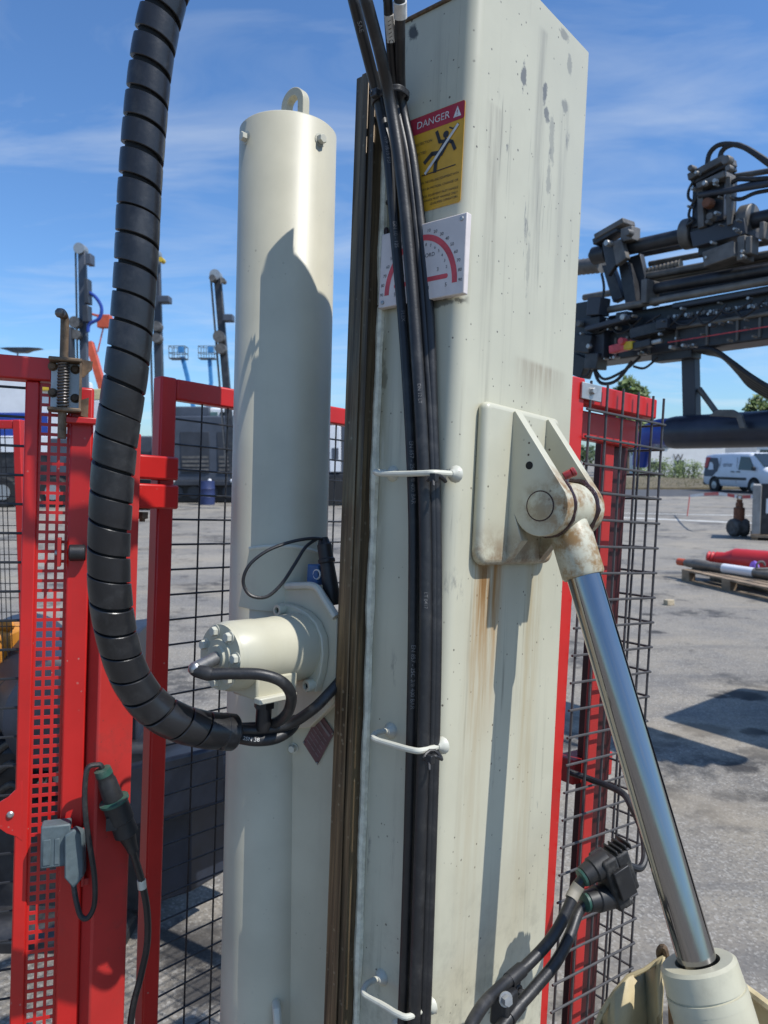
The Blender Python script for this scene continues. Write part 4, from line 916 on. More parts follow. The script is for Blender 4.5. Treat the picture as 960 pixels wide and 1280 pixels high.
p0, p1 = GG.H(103, 1036, 1, -.03), GG.H(124, 1106, 1, -.03); b = MB(); b.box((p0.x, -.030, p1.z), (p0.x + .005, .0, p0.z)); b.box((p0.x, -.026, p0.z - .006), (p1.x, .0, p0.z)); b.box((p0.x, -.026, p1.z), (p1.x, .0, p1.z + .012)); b.build('mount_bracket', 'red_dusty', s2, bevel=.001)
gl = lambda x_, y_, v: GG.H(x_, y_, 1, v)
pg = thing('plug_connector', 'black and green round plug connector hanging against the red hinge post', 'connector', GFm, gl(160, 1065, -.04))
c0, c1 = gl(128, 962, -.055), gl(163, 1055, -.04); dpl = (c1 - c0).normalized()
b = MB(); b.lathe(c0, dpl, [(0, .010), (.002, .0135), (.012, .0145), (.018, .0140), (.022, .016), (.060, .0175), (.066, .0175)], 16); b.build('plug_body', 'plastic_black', pg)
b = MB(); b.lathe(c0 - dpl * .002, dpl, [(0, .009), (.001, .0142), (.012, .0150), (.013, .0135)], 12); b.build('cable_gland', 'plastic_green', pg)
b = MB(); b.lathe(c0 + dpl * .058, dpl, [(0, .018), (.002, .0255), (.006, .0255), (.008, .018)], 24); b.build('locking_ring', 'plastic_green', pg)
b = MB(); b.lathe(c0 + dpl * .066, dpl, [(0, .022), (.034, .0225), (.036, .020), (.062, .021), (.066, .015), (.085, .011), (.10, .009)], 20); b.cbox(c0 + dpl * .10 + V((-.016, -.012, 0)), (.018, .012, .022)); b.build('socket_shell', 'plastic_black', pg)
b = MB(); lead = spline([c0 + dpl * .004, c0 - dpl * .008, gl(122, 956, -.056), gl(110, 960, -.06), gl(106, 985, -.062), gl(107, 1020, -.065), gl(112, 1055, -.068), gl(118, 1095, -.068), gl(118, 1130, -.065), gl(110, 1147, -.062), gl(101, 1145, -.06), gl(95, 1125, -.055), gl(92, 1105, -.05)], 8); b.tube(lead, .0046, 8); b.build('looped_lead', 'rubber', pg)
b = MB(); lead = spline([c0 + dpl * .155, gl(171, 1080, -.03), gl(178, 1105, -.02), gl(184, 1140, -.01), gl(184, 1180, .0), gl(176, 1220, .01), gl(166, 1260, .01), gl(160, 1310, .01)], 8)
lead[0] = c0 + dpl * .15; b.tube(lead, .0062, 8); b.build('down_lead', 'rubber', pg)
b = MB(); p = gl(178, 1105, -.02); b.cyl(p - V((0, 0, .008)), p + V((-.002, 0, .008)), .0078, n=12); b.build('band', 'weld_paint', pg)
# second fence further back, at the far left
FF = frame(P(24, 640, 2.6), XR, V((0, 1, 0)), V((0, 0, 1))); F2 = Fr(FF)
f2 = thing('mesh_fence', 'farther red framed fence with fine dense mesh, seen at the left edge', 'fence', FF, (0, 0, -1.5))
p = F2.H(24, 525, 1, 0)
b = MB(); b.box((p.x - .014, -.02, -1.55), (p.x + .012, .02, p.z)); b.build('post', 'red', f2, bevel=.003)
b = MB(); b.box((-1.3, -.018, p.z - .03), (p.x - .0142, .018, p.z - .001)); b.build('top_rail', 'red', f2, bevel=.003)
b = MB(); b.box((-1.3, -.018, -.60), (p.x - .0142, .018, -.56)); b.build('bottom_rail', 'orange_paint', f2, bevel=.003)
q = MB(); q.cyl((-.04, 0, -.56), (-.04, 0, p.z - .03), .0016, n=5); first = q.build('wire', 'wire', f2); copies(first, [(-.016 * k, 0, 0) for k in range(1, 60)], f2)
q = MB(); q.cyl((-1.28, .003, p.z - .06), (p.x - .01, .003, p.z - .06), .0016, n=5); first = q.build('wire', 'wire', f2); copies(first, [(0, 0, -.05 * k) for k in range(1, 14)], f2)

# ---- dark undercarriage standing behind the gate
UG = thing('machine_undercarriage', 'dark blue-grey steel frame of a machine behind the gate, low at the left', 'machine', WF, (-1.3, 3.0, 0))
def wp(px, py, d): return P(px, py, d)
b = MB()
q = [wp(120, 985, 2.6), wp(283, 945, 2.35), wp(283, 978, 2.35), wp(120, 1022, 2.6)]
b.prism([wp(80, 978, 2.65), wp(283, 930, 2.40), wp(283, 1003, 2.40), wp(80, 1060, 2.65)], V((.25, .28, .02))); b.build('cross_beam', 'navy_steel', UG, bevel=.012)
b = MB(); b.prism([wp(198, 1000, 2.62), wp(238, 990, 2.58), wp(238, 1115, 2.58), wp(198, 1128, 2.62)], V((.10, .14, 0))); b.build('leg_plate', 'navy_steel', UG, bevel=.006)
b = MB(); p0 = wp(-40, 830, 2.7); 
b.lathe(wp(60, 860, 2.75), V((-.4, .6, -.0)), [(-.35, .16), (-.33, .19), (.5, .19), (.55, .15)], 28); b.build('round_tank', 'navy_steel', UG)
b = MB(); b.cbox(wp(8, 905, 2.95), (.42, .4, .42)); b.cbox(wp(138, 875, 3.05), (.22, .3, .46)); b.build('hydraulic_tank', 'rig_black', UG, bevel=.04)
b = MB(); b.cbox(wp(60, 1000, 2.9), (.95, .5, .62)); b.build('engine_block', 'rig_black', UG, bevel=.03)
b = MB(); b.prism([wp(96, 800, 2.75), wp(172, 790, 2.68), wp(172, 975, 2.68), wp(96, 990, 2.75)], V((-.02, .25, 0))); b.build('side_panel', 'navy_steel', UG, bevel=.01)
b = MB(); b.cbox(wp(130, 900, 2.9), (.24, .3, .34)); b.build('valve_box', 'navy_steel', UG, bevel=.012)
for k in range(16):
    b = MB(); x_, y_ = random.uniform(0, 95), random.uniform(840, 990); b.bolt(wp(x_, y_, 2.62), (0, -1, 0), random.uniform(.008, .018)); b.build('bolt', 'steel', UG)
for k in range(6):
    b = MB(); y_ = 850 + k * 26; b.tube(spline([wp(-20, y_ + 30, 2.6), wp(15, y_, 2.5), wp(40, y_ + 22, 2.52), wp(62, y_ - 8 + 12 * (k % 3), 2.6), wp(95, y_ + 30, 2.7)], 6), .012, 8); b.build('hydraulic_line', 'rubber', UG)
b = MB(); b.cbox(wp(60, 1150, 3.0), (.9, .9, .5)); b.build('track_frame', 'rig_black', UG, bevel=.05)
b = MB(); b.cbox(wp(-2, 800, 2.75) + V((-.06, 0, -.03)), (.26, .2, .16)); b.cyl(wp(18, 782, 2.7) + V((-.3, 0, 0)), wp(18, 782, 2.7) + V((.0, 0, 0)), .022, n=12)
b.build('orange_cover', 'orange_paint', fr=WF, label='orange machine cover peeping past the gate at the left edge', cat='machine cover', bevel=.03)

# ================================================================= RIGHT MESH CAGE
TK = RAD(3.4); kz = XR * math.sin(TK) + UP * math.cos(TK); kxv = XR * math.cos(TK) - UP * math.sin(TK); kd = kxv * math.cos(RAD(38)) + FW * math.sin(RAD(38)); ky = kz.cross(kd)
KFm = frame(P(745, 640, 1.44), kd, ky, kz); KK = Fr(KFm); kh = lambda x_, y_, v=0.: KK.H(x_, y_, 1, v)
kg = thing('mesh_cage', 'red framed guard cage with grey wire mesh, right behind the mast', 'fence', KFm, (0, 0, -1.35))
KT = kh(745, 480).z; xr = kh(818, 640).x
xp0, xp1 = kh(712, 640).x - .02, kh(720, 640).x
b = MB(); b.box((xp0, -.004, -1.35), (xp1, .036, KT + .004)); b.build('post', 'red', kg, bevel=.003)
b = MB(); b.box((xp1 + .0003, .004, KT - .040), (xr - .006, .034, KT)); b.build('top_rail', 'red', kg, bevel=.003)
i0, i1 = kh(751, 640, .05).x, kh(764, 640, .05).x
b = MB(); b.box((i0, .05, -1.35), (i1, .060, KT - .03)); b.build('inner_post', 'red_dusty', kg, bevel=.003)
b = MB(); b.box((i1 + .0005, .064, -1.35), (kh(781, 640, .064).x, .10, KT - .042)); b.build('rear_channel', 'red_in_shade', kg, bevel=.003)
b = MB(); b.box((xp1 + .001, .036, KT - .10), (i1 + .06, .06, KT - .045)); b.build('cross_rail', 'red', kg, bevel=.003)
b = MB(); b.box((i0 + .002, .08, -.56), (i1 + .10, .13, -.51)); b.prism([(i1, .078, -.50), (i1 + .07, .078, -.56), (i1, .078, -.56)], (0, .006, 0)); b.build('cross_rail', 'red_dusty', kg, bevel=.003)
q0, q1 = kh(728, 477, -.008), kh(751, 503, -.008); b = MB(); b.box((q0.x, -.009, q1.z), (q1.x, -.0042, q0.z)); gpl = b.build('corner_plate', 'galv', kg, bevel=.001)
b = MB(); b.bolt(kh(740, 489, -.009), (0, -1, 0), .0065, .007); b.build('bolt', 'galv', gpl)
vx = [kh(x_, 640, -.006).x for x_ in (727, 746, 765, 783, 800, 814, 825)]; 
vx = [xp1 + .014 + .0505 * k for k in range(12) if xp1 + .014 + .0505 * k < xr - .01] + [xr]
q = MB(); q.cyl((vx[0], -.0065, -1.33), (vx[0], -.0065, KT + .002), .0025, n=6); first = q.build('wire', 'wire_grey', kg); copies(first, [(v_ - vx[0], 0, 0) for v_ in vx[1:]], kg)
q = MB(); q.cyl((xp1, -.0105, KT - .052), (xr + .004, -.0105, KT - .052), .0025, n=6); first = q.build('wire', 'wire_grey', kg); copies(first, [(0, 0, -.0505 * k) for k in range(1, 32)], kg)
# return side of the cage
q = MB(); q.cyl((xr + .0045, -.01, KT - .052), (xr + .0045,   .115, KT - .052), .0025, n=6); first = q.build('wire', 'wire_grey', kg); copies(first, [(0, 0, -.0505 * k) for k in range(1, 32)], kg)
q = MB(); q.cyl((xr + .001, .045, -1.33), (xr + .001, .045, KT), .0025, n=6); first = q.build('wire', 'wire_grey', kg); copies(first, [(0, .0505 * k, 0) for k in range(1, 2)], kg)
# junction connector in front of the cage, with two cables
jn = thing('junction_connector', 'black double connector block with two cables, hung on the right cage', 'connector', MF, D(765, 1140, 1.22))
JD = 1.22
o_ = D(762, 1098, JD); jx = (D(800, 1068, JD + .02) - D(745, 1105, JD - .01)).normalized(); jz = V((0, 0, 1)); jz = (jz - jx * jz.dot(jx)).normalized(); jy = jz.cross(jx); JR = Matrix((jx, jy, jz)).transposed()
b = MB(); b.cbox(o_, (.026, .044, .088), JR); b.cbox(o_ + jx * .025 + jz * .005, (.026, .038, .070), JR); b.cbox(o_ + jx * .012 - jz * .047 - jy * .004, (.020, .02, .012), JR); b.build('housing', 'plastic_dusty', jn, bevel=.004)
b = MB()
for k in range(4): b.cbox(o_ + jx * (.018 + .009 * k) + jz * .041, (.0035, .034, .013 - .003 * (k % 2)), JR)
b.cbox(o_ + jy * -.026 + jx * .01, (.03, .006, .05), JR); b.build('lever', 'plastic_black', jn, bevel=.0015)
for (gx_, gy_), nm in (((735, 1092), 0), ((739, 1126), 1)):
    c = D(gx_, gy_, JD - .015); e = (o_ + jz * (.03 if nm == 0 else -.03) - c).normalized()
    b = MB(); b.lathe(c - e * .012, e, [(0, .011), (.004, .016), (.020, .0175), (.022, .020), (.05, .020)], 16); b.build('cable_gland', 'plastic_black', jn)
    b = MB(); b.lathe(c - e * .0145, e, [(0, .0105), (.001, .014), (.005, .0148), (.006, .012)], 16); b.build('seal_ring', 'plastic_green', jn)
    if nm == 0: pp = [(735, 1092, JD - .015), (722, 1108, JD - .02), (708, 1140, JD - .04), (690, 1172, JD - .06), (660, 1205, JD - .09), (628, 1232, JD - .13), (600, 1262, JD - .18), (578, 1310, JD - .23), (560, 1400, JD - .22), (548, 1600, JD - .18)]
    else: pp = [(739, 1126, JD - .015), (724, 1138, JD - .02), (712, 1170, JD - .05), (694, 1204, JD - .08), (664, 1240, JD - .11), (636, 1272, JD - .14), (614, 1310, JD - .17), (595, 1400, JD - .18), (582, 1600, JD - .16)]
    path = spline([D(*p_) for p_ in pp], 8); b = MB(); b.tube(path, .0088, 12); b.build('cable', 'rubber', jn)
    if nm == 0:
        b = MB(); b.tube(spline([D(724, 1106, JD - .021), D(719, 1114, JD - .023), D(714, 1124, JD - .03)], 4), .0100, 12); b.build('pale_sleeve', 'rubber_band', jn)
        b = MB(); b.tube(spline([D(652, 1212, JD - .097), D(644, 1219, JD - .108), D(636, 1226, JD - .118)], 4), .0108, 12); b.build('tape_wrap', 'plastic_black', jn)
    else:
        b = MB(); b.tube(spline([D(650, 1255, JD - .123), D(643, 1264, JD - .131), D(636, 1272, JD - .14)], 4), .0106, 12); b.build('tape_wrap', 'plastic_black', jn)
b = MB(); b.tube(spline([o_ + jx * .04, D(800, 1085, JD + .02), D(806, 1070, JD + .04), D(803, 1040, JD + .08), D(790, 1010, JD + .12), D(776, 990, JD + .16), D(740, 975, JD + .22), D(712, 965, JD + .24)], 8), .006, 10); b.build('rear_cable', 'rubber', jn)
p = D(632, 1249, 1.06); b = MB(); b.bolt(p, V((-.5, -.8, .2)), .0075, .010); b.build('clamp_bolt', 'galv', jn)
b = MB(); b.cbox(D(630, 1258, 1.09), (.03, .03, .05)); b.build('clamp_block', 'plastic_black', jn, bevel=.004)

# ================================================================= RIG LYING ACROSS THE RIGHT BACKGROUND
A0, A1 = P(725, 455, 5.5), P(960, 425, 4.45); rx = (A1 - A0); rx.z = 0; rx.normalize(); rz = V((0, 0, 1)); ry = rz.cross(rx)
RFm = frame(V((A0.x, A0.y, 0)), rx, ry, rz); RR = Fr(RFm); rh = lambda x_, y_, v=0.: RR.H(x_, y_, 1, v)
rg = thing('drill_rig', 'black drill rig lying with its mast horizontal, right background', 'drill rig', RFm, rh(960, 430) * 1 - V((0, 0, rh(960, 430).z)))
XE = 2.9
def ext(p0, p1, X_):
    d_ = (p1 - p0); k = (X_ - p0.x) / d_.x; return p0 + d_ * k
def bar(name, q0, q1, hpx, v=0., w=.14, mat='rig_black', full=True, bev=.01):
    p0, p1 = rh(*q0, v), rh(*q1, v)
    dd = (rh(q0[0], q0[1] + hpx, v) - p0).length
    e_ = ext(p0, p1, XE) if full else p1
    b = MB(); b.beam(p0, e_, w, dd, (0, 0, 1)); return b.build(name, mat, rg, bevel=bev)
def rod(name, q0, q1, dpx, v=0., mat='rig_dusty', full=True, n=16):
    p0, p1 = rh(*q0, v), rh(*q1, v); r = (rh(q0[0], q0[1] + dpx, v) - p0).length / 2
    e_ = ext(p0, p1, XE) if full else p1
    b = MB(); b.cyl(p0, e_, r, n=n); return b.build(name, mat, rg)
bar('mast_beam', (728, 442), (960, 408), 33, .08, .26); bar('mast_beam', (770, 412), (960, 380), 30, .14, .2); bar('mast_beam', (800, 372), (960, 346), 16, .22, .1); rod('pipe', (730, 372), (960, 332), 8, .2, 'rig_dusty'); rod('pipe', (812, 330), (960, 303), 7, .2, 'rig_dusty'); rod('top_pipe', (800, 318), (960, 286), 8, .16, 'rig_black')
bar('wear_strip', (838, 411), (960, 392), 5, -.06, .03, 'rig_brown'); bar('upper_rail', (842, 383), (960, 362), 7, .0, .05, 'rig_grey')
rod('guide_rod', (751, 389), (960, 351), 9, -.05, 'rig_brown'); rod('feed_cylinder', (819, 361), (955, 338), 14, .0, 'rig_black')
rod('pipe', (808, 345), (960, 318), 9, .10, 'rig_dusty'); rod('pipe', (806, 352), (960, 324), 6, .14, 'rig_brown')
rod('top_pipe', (744, 319), (960, 272), 17, .0, 'rig_black'); rod('lower_cable', (835, 428), (960, 408), 1.6, -.10, 'red_print')
# chain of the feed
p0, p1 = rh(834, 397, -.02), rh(960, 380, -.02); e_ = ext(p0, p1, XE); nl = int((e_ - p0).length / .040)
for k in range(nl):
    c = p0.lerp(e_, (k + .5) / nl); b = MB(); dch = (e_ - p0).normalized()
    b.cyl(c + V((0, -.018, 0)), c + V((0, .018, 0)), .011, n=8); b.beam(c - dch * .018, c + dch * .018, .004, .020)
    b.build('chain_link', 'steel' if k % 2 else 'rig_dusty', rg)
# corrugated sleeve
b = MB(); p0, p1 = rh(724, 334, .08), rh(752, 331, .08); dd = (p1 - p0); r = .052; b.lathe(p0 - dd.normalized() * .3, dd, [(k * .02, r + (.006 if k % 2 else 0)) for k in range(26)], 16); b.build('bellows', 'rig_dusty', rg)
b = MB(); p0, p1 = rh(806, 341, .12), rh(850, 330, .12); dd = (p1 - p0); b.lathe(p0, dd, [(k * .014, .024 + (.007 if k % 2 else 0)) for k in range(20)], 12); b.build('spring_pipe', 'rig_brown', rg)
# carriage bracket at the mast end
def rbox(name, c, s_, mat='rig_black', v=0., d=.12, rot=0., bev=.006):
    c3 = rh(*c, v); sx = (rh(c[0] + s_[0] / 2, c[1], v) - rh(c[0] - s_[0] / 2, c[1], v)).length; sz = (rh(c[0], c[1] + s_[1] / 2, v) - rh(c[0], c[1] - s_[1] / 2, v)).length
    b = MB(); b.cbox(c3, (sx, d, sz), Matrix.Rotation(rot, 3, 'Y')); return b.build(name, mat, rg, bevel=bev)
def rpoly(name, pts, v=0., d=.05, mat='rig_black'):
    b = MB(); b.prism([rh(x_, y_, v) for x_, y_ in pts], (0, d, 0)); return b.build(name, mat, rg, bevel=.004)
def rdisc(name, c, rpx, mat, v=-.06, d=.05, n=20):
    p = rh(*c, v); r = (rh(c[0], c[1] + rpx, v) - p).length; b = MB(); b.lathe(p, (0, -1, 0), [(0, r), (d * .8, r), (d, r * .85)], n); return b.build(name, mat, rg)
def rend(name, c, rpx, mat, v=0., L_=.05):
    p0 = rh(*c, v); dch = (rh(960, 272, 0) - rh(744, 319, 0)).normalized(); r = (rh(c[0], c[1] + rpx, v) - p0).length; b = MB(); b.cyl(p0 - dch * L_ / 2, p0 + dch * L_ / 2, r, n=24, ch=.006); return b.build(name, mat, rg)
rend('pipe_cap', (741, 319), 5, 'rig_dusty', L_=.05); rend('pipe_cap', (751, 318), 11, 'rig_black', L_=.12)
rpoly('clamp_plate', [(752, 303), (766, 300), (774, 325), (760, 345), (757, 330)], -.10, .04); rpoly('clamp_plate', [(765, 302), (776, 298), (783, 322), (770, 332)], -.12, .05, 'rig_dusty')
rbox('clamp_top', (768, 288), (36, 7), 'rig_dusty', -.05, .14, RAD(-14)); rbox('clamp_top', (762, 296), (30, 8), 'rig_black', -.05, .12, RAD(-14))
rdisc('clamp_bolt', (763, 305), 4, 'galv', -.12, .05); rdisc('clamp_bolt', (789, 292), 4.5, 'rig_dusty', -.11, .05); rbox('clamp_lug', (788, 294), (14, 17), 'rig_dusty', -.06, .1)
rpoly('leg_strut', [(752, 332), (764, 330), (778, 372), (766, 378)], -.02, .06); rpoly('leg_strut', [(771, 322), (784, 328), (792, 352), (796, 384), (783, 388)], -.02, .06)
rpoly('leg_plate', [(784, 322), (800, 317), (806, 345), (803, 392), (790, 390)], .06, .05, 'rig_grey_dark'); rbox('end_frame', (813, 366), (7, 30), 'rig_dusty', -.03, .16)
# rotary head
rend('flange', (862, 292), 19, 'rig_dusty', 0, .07); rend('flange', (935, 276), 20, 'rig_dusty', 0, .07); rend('collar', (898, 284), 13, 'rig_black', 0, .40)
rpoly('saddle', [(862, 290), (930, 272), (932, 292), (866, 309)], -.10, .18, 'rig_grey_dark'); rpoly('head_plate', [(871, 228), (878, 228), (880, 283), (872, 286)], -.12, .05, 'rig_dusty'); rpoly('head_plate', [(906, 220), (913, 220), (914, 280), (908, 282)], -.12, .05, 'rig_dusty')
rbox('head_block', (893, 252), (38, 62), 'rig_black', .0, .16); rbox('top_clamp', (890, 213), (44, 9), 'rig_dusty', -.05, .16, RAD(-12)); rbox('top_clamp', (892, 219), (42, 9), 'rig_black', -.03, .14, RAD(-12)); rbox('head_cover', (895, 228), (34, 8), 'rig_dusty', -.08, .14, RAD(-8))
rdisc('head_bolt', (883, 230), 3, 'galv', -.16, .03); rdisc('head_bolt', (896, 227), 3, 'galv', -.16, .03); rdisc('head_port', (888, 255), 6.5, 'rust_far', -.11, .05); rdisc('head_bolt', (892, 272), 5, 'rig_dusty', -.12, .05)
rdisc('top_lug', (868, 212), 4, 'rig_dusty', -.13, .05); rdisc('top_lug', (912, 202), 6, 'rig_dusty', -.13, .05); rdisc('top_lug', (915, 212), 4, 'rig_dusty', -.13, .05)
rbox('lower_jaw', (905, 320), (38, 20), 'rig_dusty', -.1, .14, RAD(-8)); rbox('lower_jaw', (892, 308), (24, 24), 'rig_black', .02, .14); rbox('lower_jaw', (932, 312), (10, 30), 'rig_dusty', -.08, .12); rbox('lower_jaw', (940, 308), (7, 22), 'rig_dusty', -.1, .1)
rod('head_pipe', (874, 244), (960, 230), 8, -.12, 'rig_grey_dark'); rod('head_pipe', (915, 237), (960, 226), 8, -.08, 'rig_grey_dark'); rod('head_pipe', (908, 222), (960, 214), 7, .04, 'rig_dusty'); rbox('end_lug', (957, 290), (6, 22), 'rig_dusty', -.06, .1)
def rhose(pts, r, name='hose', v=-.1, mat='rubber'):
    b = MB(); b.tube(spline([rh(x_, y_, v) for x_, y_ in pts], 6), r, 8); b.build(name, mat, rg)
rhose([(884, 206), (887, 192), (897, 182), (912, 180), (930, 184), (948, 194), (975, 212)], .015); rhose([(899, 203), (902, 190), (910, 183), (922, 181), (940, 190), (975, 216)], .015)
rhose([(868, 225), (861, 238), (861, 248), (868, 251), (872, 240)], .009); rhose([(872, 247), (864, 258), (861, 270), (866, 276), (858, 282)], .009); rhose([(908, 246), (925, 249), (945, 241), (975, 236)], .012); rhose([(915, 228), (924, 224), (940, 224), (975, 222)], .014)
rhose([(752, 342), (755, 360), (752, 385), (755, 395)], .009); rhose([(742, 458), (750, 478), (770, 476), (790, 452)], .012); rhose([(744, 462), (756, 474), (782, 462), (800, 446)], .010); rhose([(792, 458), (806, 460), (822, 447)], .008); rhose([(726, 472), (735, 468), (740, 455)], .008)
for k in range(5): rhose([(868 + 4 * k, 437 + k), (892 + 3 * k, 438 + 2 * k), (915 + 2 * k, 453 + 3 * k), (938, 470 + 3 * k), (965, 486 + 3 * k), (1010, 505 + 4 * k)], .016, v=-.05 + .03 * k)
# left end cluster
for (c, s_, mt, v, rt) in (((733, 392), (26, 26), 'rig_black', -.02, 0), ((748, 384), (16, 22), 'rig_grey_dark', -.1, .1), ((738, 410), (34, 22), 'rig_black', -.08, 0), ((733, 430), (22, 22), 'rig_black', -.12, .2), ((751, 432), (20, 34), 'rig_grey_dark', -.06, 0), ((745, 452), (16, 20), 'rig_black', -.10, .1), ((728, 458), (18, 26), 'rig_black', -.02, .4), ((765, 405), (56, 6), 'rig_grey_dark', -.14, RAD(-5)), ((783, 398), (14, 14), 'rig_black', -.10, 0), ((815, 413), (44, 14), 'rig_black', -.1, RAD(-5)), ((833, 406), (14, 12), 'rig_grey_dark', -.12, 0), ((845, 445), (50, 12), 'rig_black', .02, 0)):
    rbox('end_clamp', c, s_, mt, v, .12, rt)
rdisc('end_bolt', (782, 397), 4, 'galv', -.17, .04); rdisc('end_bolt', (727, 405), 4, 'rig_dusty', -.15, .04); rdisc('end_bolt', (738, 433), 3, 'galv', -.19, .03); rdisc('end_bolt', (827, 418), 2, 'galv', -.17, .03)
rbox('valve_handle', (778, 434), (28, 10), 'red_print', -.18, .06, RAD(-6)); rdisc('valve_knob', (781, 427), 4.5, 'red_print', -.2, .05); rbox('valve_tag', (787, 432), (10, 10), 'yellow', -.20, .05); rbox('valve_body', (803, 431), (24, 9), 'rig_black', -.18, .06, RAD(-5)); rbox('valve_stem', (821, 427), (12, 5), 'galv', -.18, .03, RAD(-5))
rnd = random.Random(5)
for k in range(46):      # bolts, unions and nipples scattered over the rig's castings
    x_ = rnd.uniform(728, 950); yb = 444 - (x_ - 728) * .151; rdisc('fitting', (x_, yb + rnd.choice((-38, -26, -12, -2, 8, 10))), rnd.uniform(1.2, 2.6), rnd.choice(('rig_dusty', 'galv', 'rig_brown', 'steel')), -.08 - .08 * rnd.random(), .05, 8)
for k in range(16):
    x_ = rnd.uniform(865, 935); rdisc('fitting', (x_, rnd.uniform(215, 325)), rnd.uniform(1.2, 2.8), rnd.choice(('rig_dusty', 'galv', 'rig_brown')), -.13, .05, 8)
for k in range(9):
    x_ = 738 + 26 * k + rnd.uniform(-8, 8); yb = 436 - (x_ - 728) * .151; rhose([(x_, yb - 24), (x_ + 10, yb - 14 + rnd.uniform(-5, 5)), (x_ + 24, yb - 20 + rnd.uniform(-5, 5)), (x_ + 40, yb - 34)], .007, v=-.14)
for x_ in (770, 812, 846, 884, 922, 950): yb = 444 - (x_ - 728) * .151; rbox('stiffener', (x_, yb - 2), (3, 26), 'rig_dusty', -.055, .02, 0, .002)
# post, strut and boom tube under the mast
p0, p1 = rh(863, 440, .05), rh(865, 526, .05); b = MB(); b.beam(p0, p1, .09, .07, (0, 1, 0)); b.build('support_post', 'rig_grey_dark', rg, bevel=.004)
rod('strut', (874, 486), (896, 516), 7, .05, 'rig_dusty', False)
c0, c1 = rh(838, 541, 0), rh(960, 536, 0); r = (rh(900, 517, 0) - rh(900, 560, 0)).length / 2; b = MB(); e_ = c0 + (c1 - c0) * 3.0; b.lathe(c0, e_ - c0, [(0, r * .93), (.03, r * .98), (.05, r), ((e_ - c0).length, r * 1.05)], 32); b.build('boom_tube', 'boom_navy', rg)
rpoly('boom_lug', [(886, 520), (895, 512), (915, 512), (926, 518), (931, 535), (924, 535), (920, 522)], -.17, .03, 'rig_dusty')
el = spline([rh(845, 541, 0), rh(826, 540, 0.0), rh(816, 542, .0), rh(808, 549, .02), rh(803, 562, .04), rh(800, 582, .06)], 6)
b = MB(); b.tube(el, r, 20, rr=[r * (.92 - .45 * k / (len(el) - 1)) for k in range(len(el))]); b.build('boom_elbow', 'blue_paint', rg)
rbox('yellow_ledge', (865, 524), (50, 5), 'yellow', .1, .1)
cc_ = RR.i @ V((3.95, 3.75, 0))
b = MB(); b.box((cc_.x - 1.15, cc_.y - .62, .45), (cc_.x + 1.3, cc_.y + .68, 1.22)); b.box((cc_.x - .9, cc_.y - .5, 1.221), (cc_.x + 1.2, cc_.y + .56, 2.05)); b.build('carrier', 'rig_black', rg, bevel=.06)
for s_ in (-.62, .62):
    b = MB(); b.prism([(cc_.x - 1.1 + .25 * math.cos(t), cc_.y + s_ - .2, .27 + .25 * math.sin(t)) for t in [math.pi / 2 + math.pi * k / 8 for k in range(9)]] + [(cc_.x + 1.3 + .25 * math.cos(t), cc_.y + s_ - .2, .27 + .25 * math.sin(t)) for t in [-math.pi / 2 + math.pi * k / 8 for k in range(9)]], (0, .4, 0)); b.build('crawler_track', 'black_tyre', rg, bevel=.03)

# ================================================================= RIGHT YARD THINGS
# pallet
pc = G0(852, 726); pe = (G0(957, 751) - pc).normalized(); pn = V((-pe.y, pe.x, 0)); pn = pn if pn.x > 0 else -pn
PFm = frame(pc, pe, pn if True else pn, V((0, 0, 1)))
if PFm.determinant() < 0: PFm = frame(pc + pn * 1.0, pe, -pn, V((0, 0, 1)))
pal = thing('wooden_pallet', 'weathered wooden pallet carrying drill tools, right edge', 'pallet', PFm, (0, 0, 0))
PL, PW = 1.7, 1.0
for k in range(3):
    b = MB(); y0 = k * (PW - .1) / 2; b.box((0, y0, 0), (PL, y0 + .1, .022)); b.build('base_board', 'wood', pal)
    for j in range(3):
        b = MB(); x0 = j * (PL - .15) / 2; b.box((x0, y0, .0222), (x0 + .15, y0 + .1, .115)); b.build('block', 'wood', pal)
for j in range(3):
    b = MB(); x0 = j * (PL - .15) / 2; b.box((x0 + .002, -.004, .1152), (x0 + .148, PW + .004, .137)); b.build('stringer_board', 'wood', pal)
for k in range(7):
    b = MB(); y0 = k * (PW - .11) / 6; b.box((-.004, y0, .1372), (PL + .004, y0 + .11, .160)); b.build('deck_board', 'wood', pal)
# tools on it
def tool_line(q0, q1, z0, z1): return G0(*q0, z0), G0(*q1, z1)
p0, p1 = tool_line((848, 702), (965, 719), .225, .225); d_ = (p1 - p0).normalized(); Lr = (p1 - p0).length + 1.0
t = thing('drill_rod', 'muddy drill rod with an orange tip and white label, lying on the pallet', 'drill rod', WF, (p0 + p1) / 2)
b = MB(); b.lathe(p0 + d_ * .1, d_, [(0, .04), (.05, .055), (.15, .06), (.17, .072), (.35, .072), (.40, .06), (Lr, .06)], 18); b.build('rod_body', 'rig_brown', t)
b = MB(); b.lathe(p0 - d_ * .02, d_, [(0, .03), (.02, .05), (.13, .05)], 16); b.build('thread_cap', 'orange_red', t)
b = MB(); k0 = .5; b.lathe(p0 + d_ * .72, d_, [(0, .062), (.45, .062)], 18, cap=False); b.build('white_label', 'white_paint', t)
p0, p1 = tool_line((873, 700), (965, 708), .30, .30); p0 = p0 + V((.25, .3, 0)); p1 = p1 + V((.25, .3, 0)); d_ = (p1 - p0).normalized()
t = thing('red_tool', 'bright red cylindrical tool with a stepped neck, lying behind the drill rod', 'drilling tool', WF, p0)
b = MB(); b.lathe(p0, d_, [(.0, .07), (.02, .085), (.05, .07), (.07, .085), (.10, .07), (.12, .085), (.22, .085), (.34, .14), (.36, .15), (1.6, .15)], 24); b.build('tool_body', 'red_far', t)
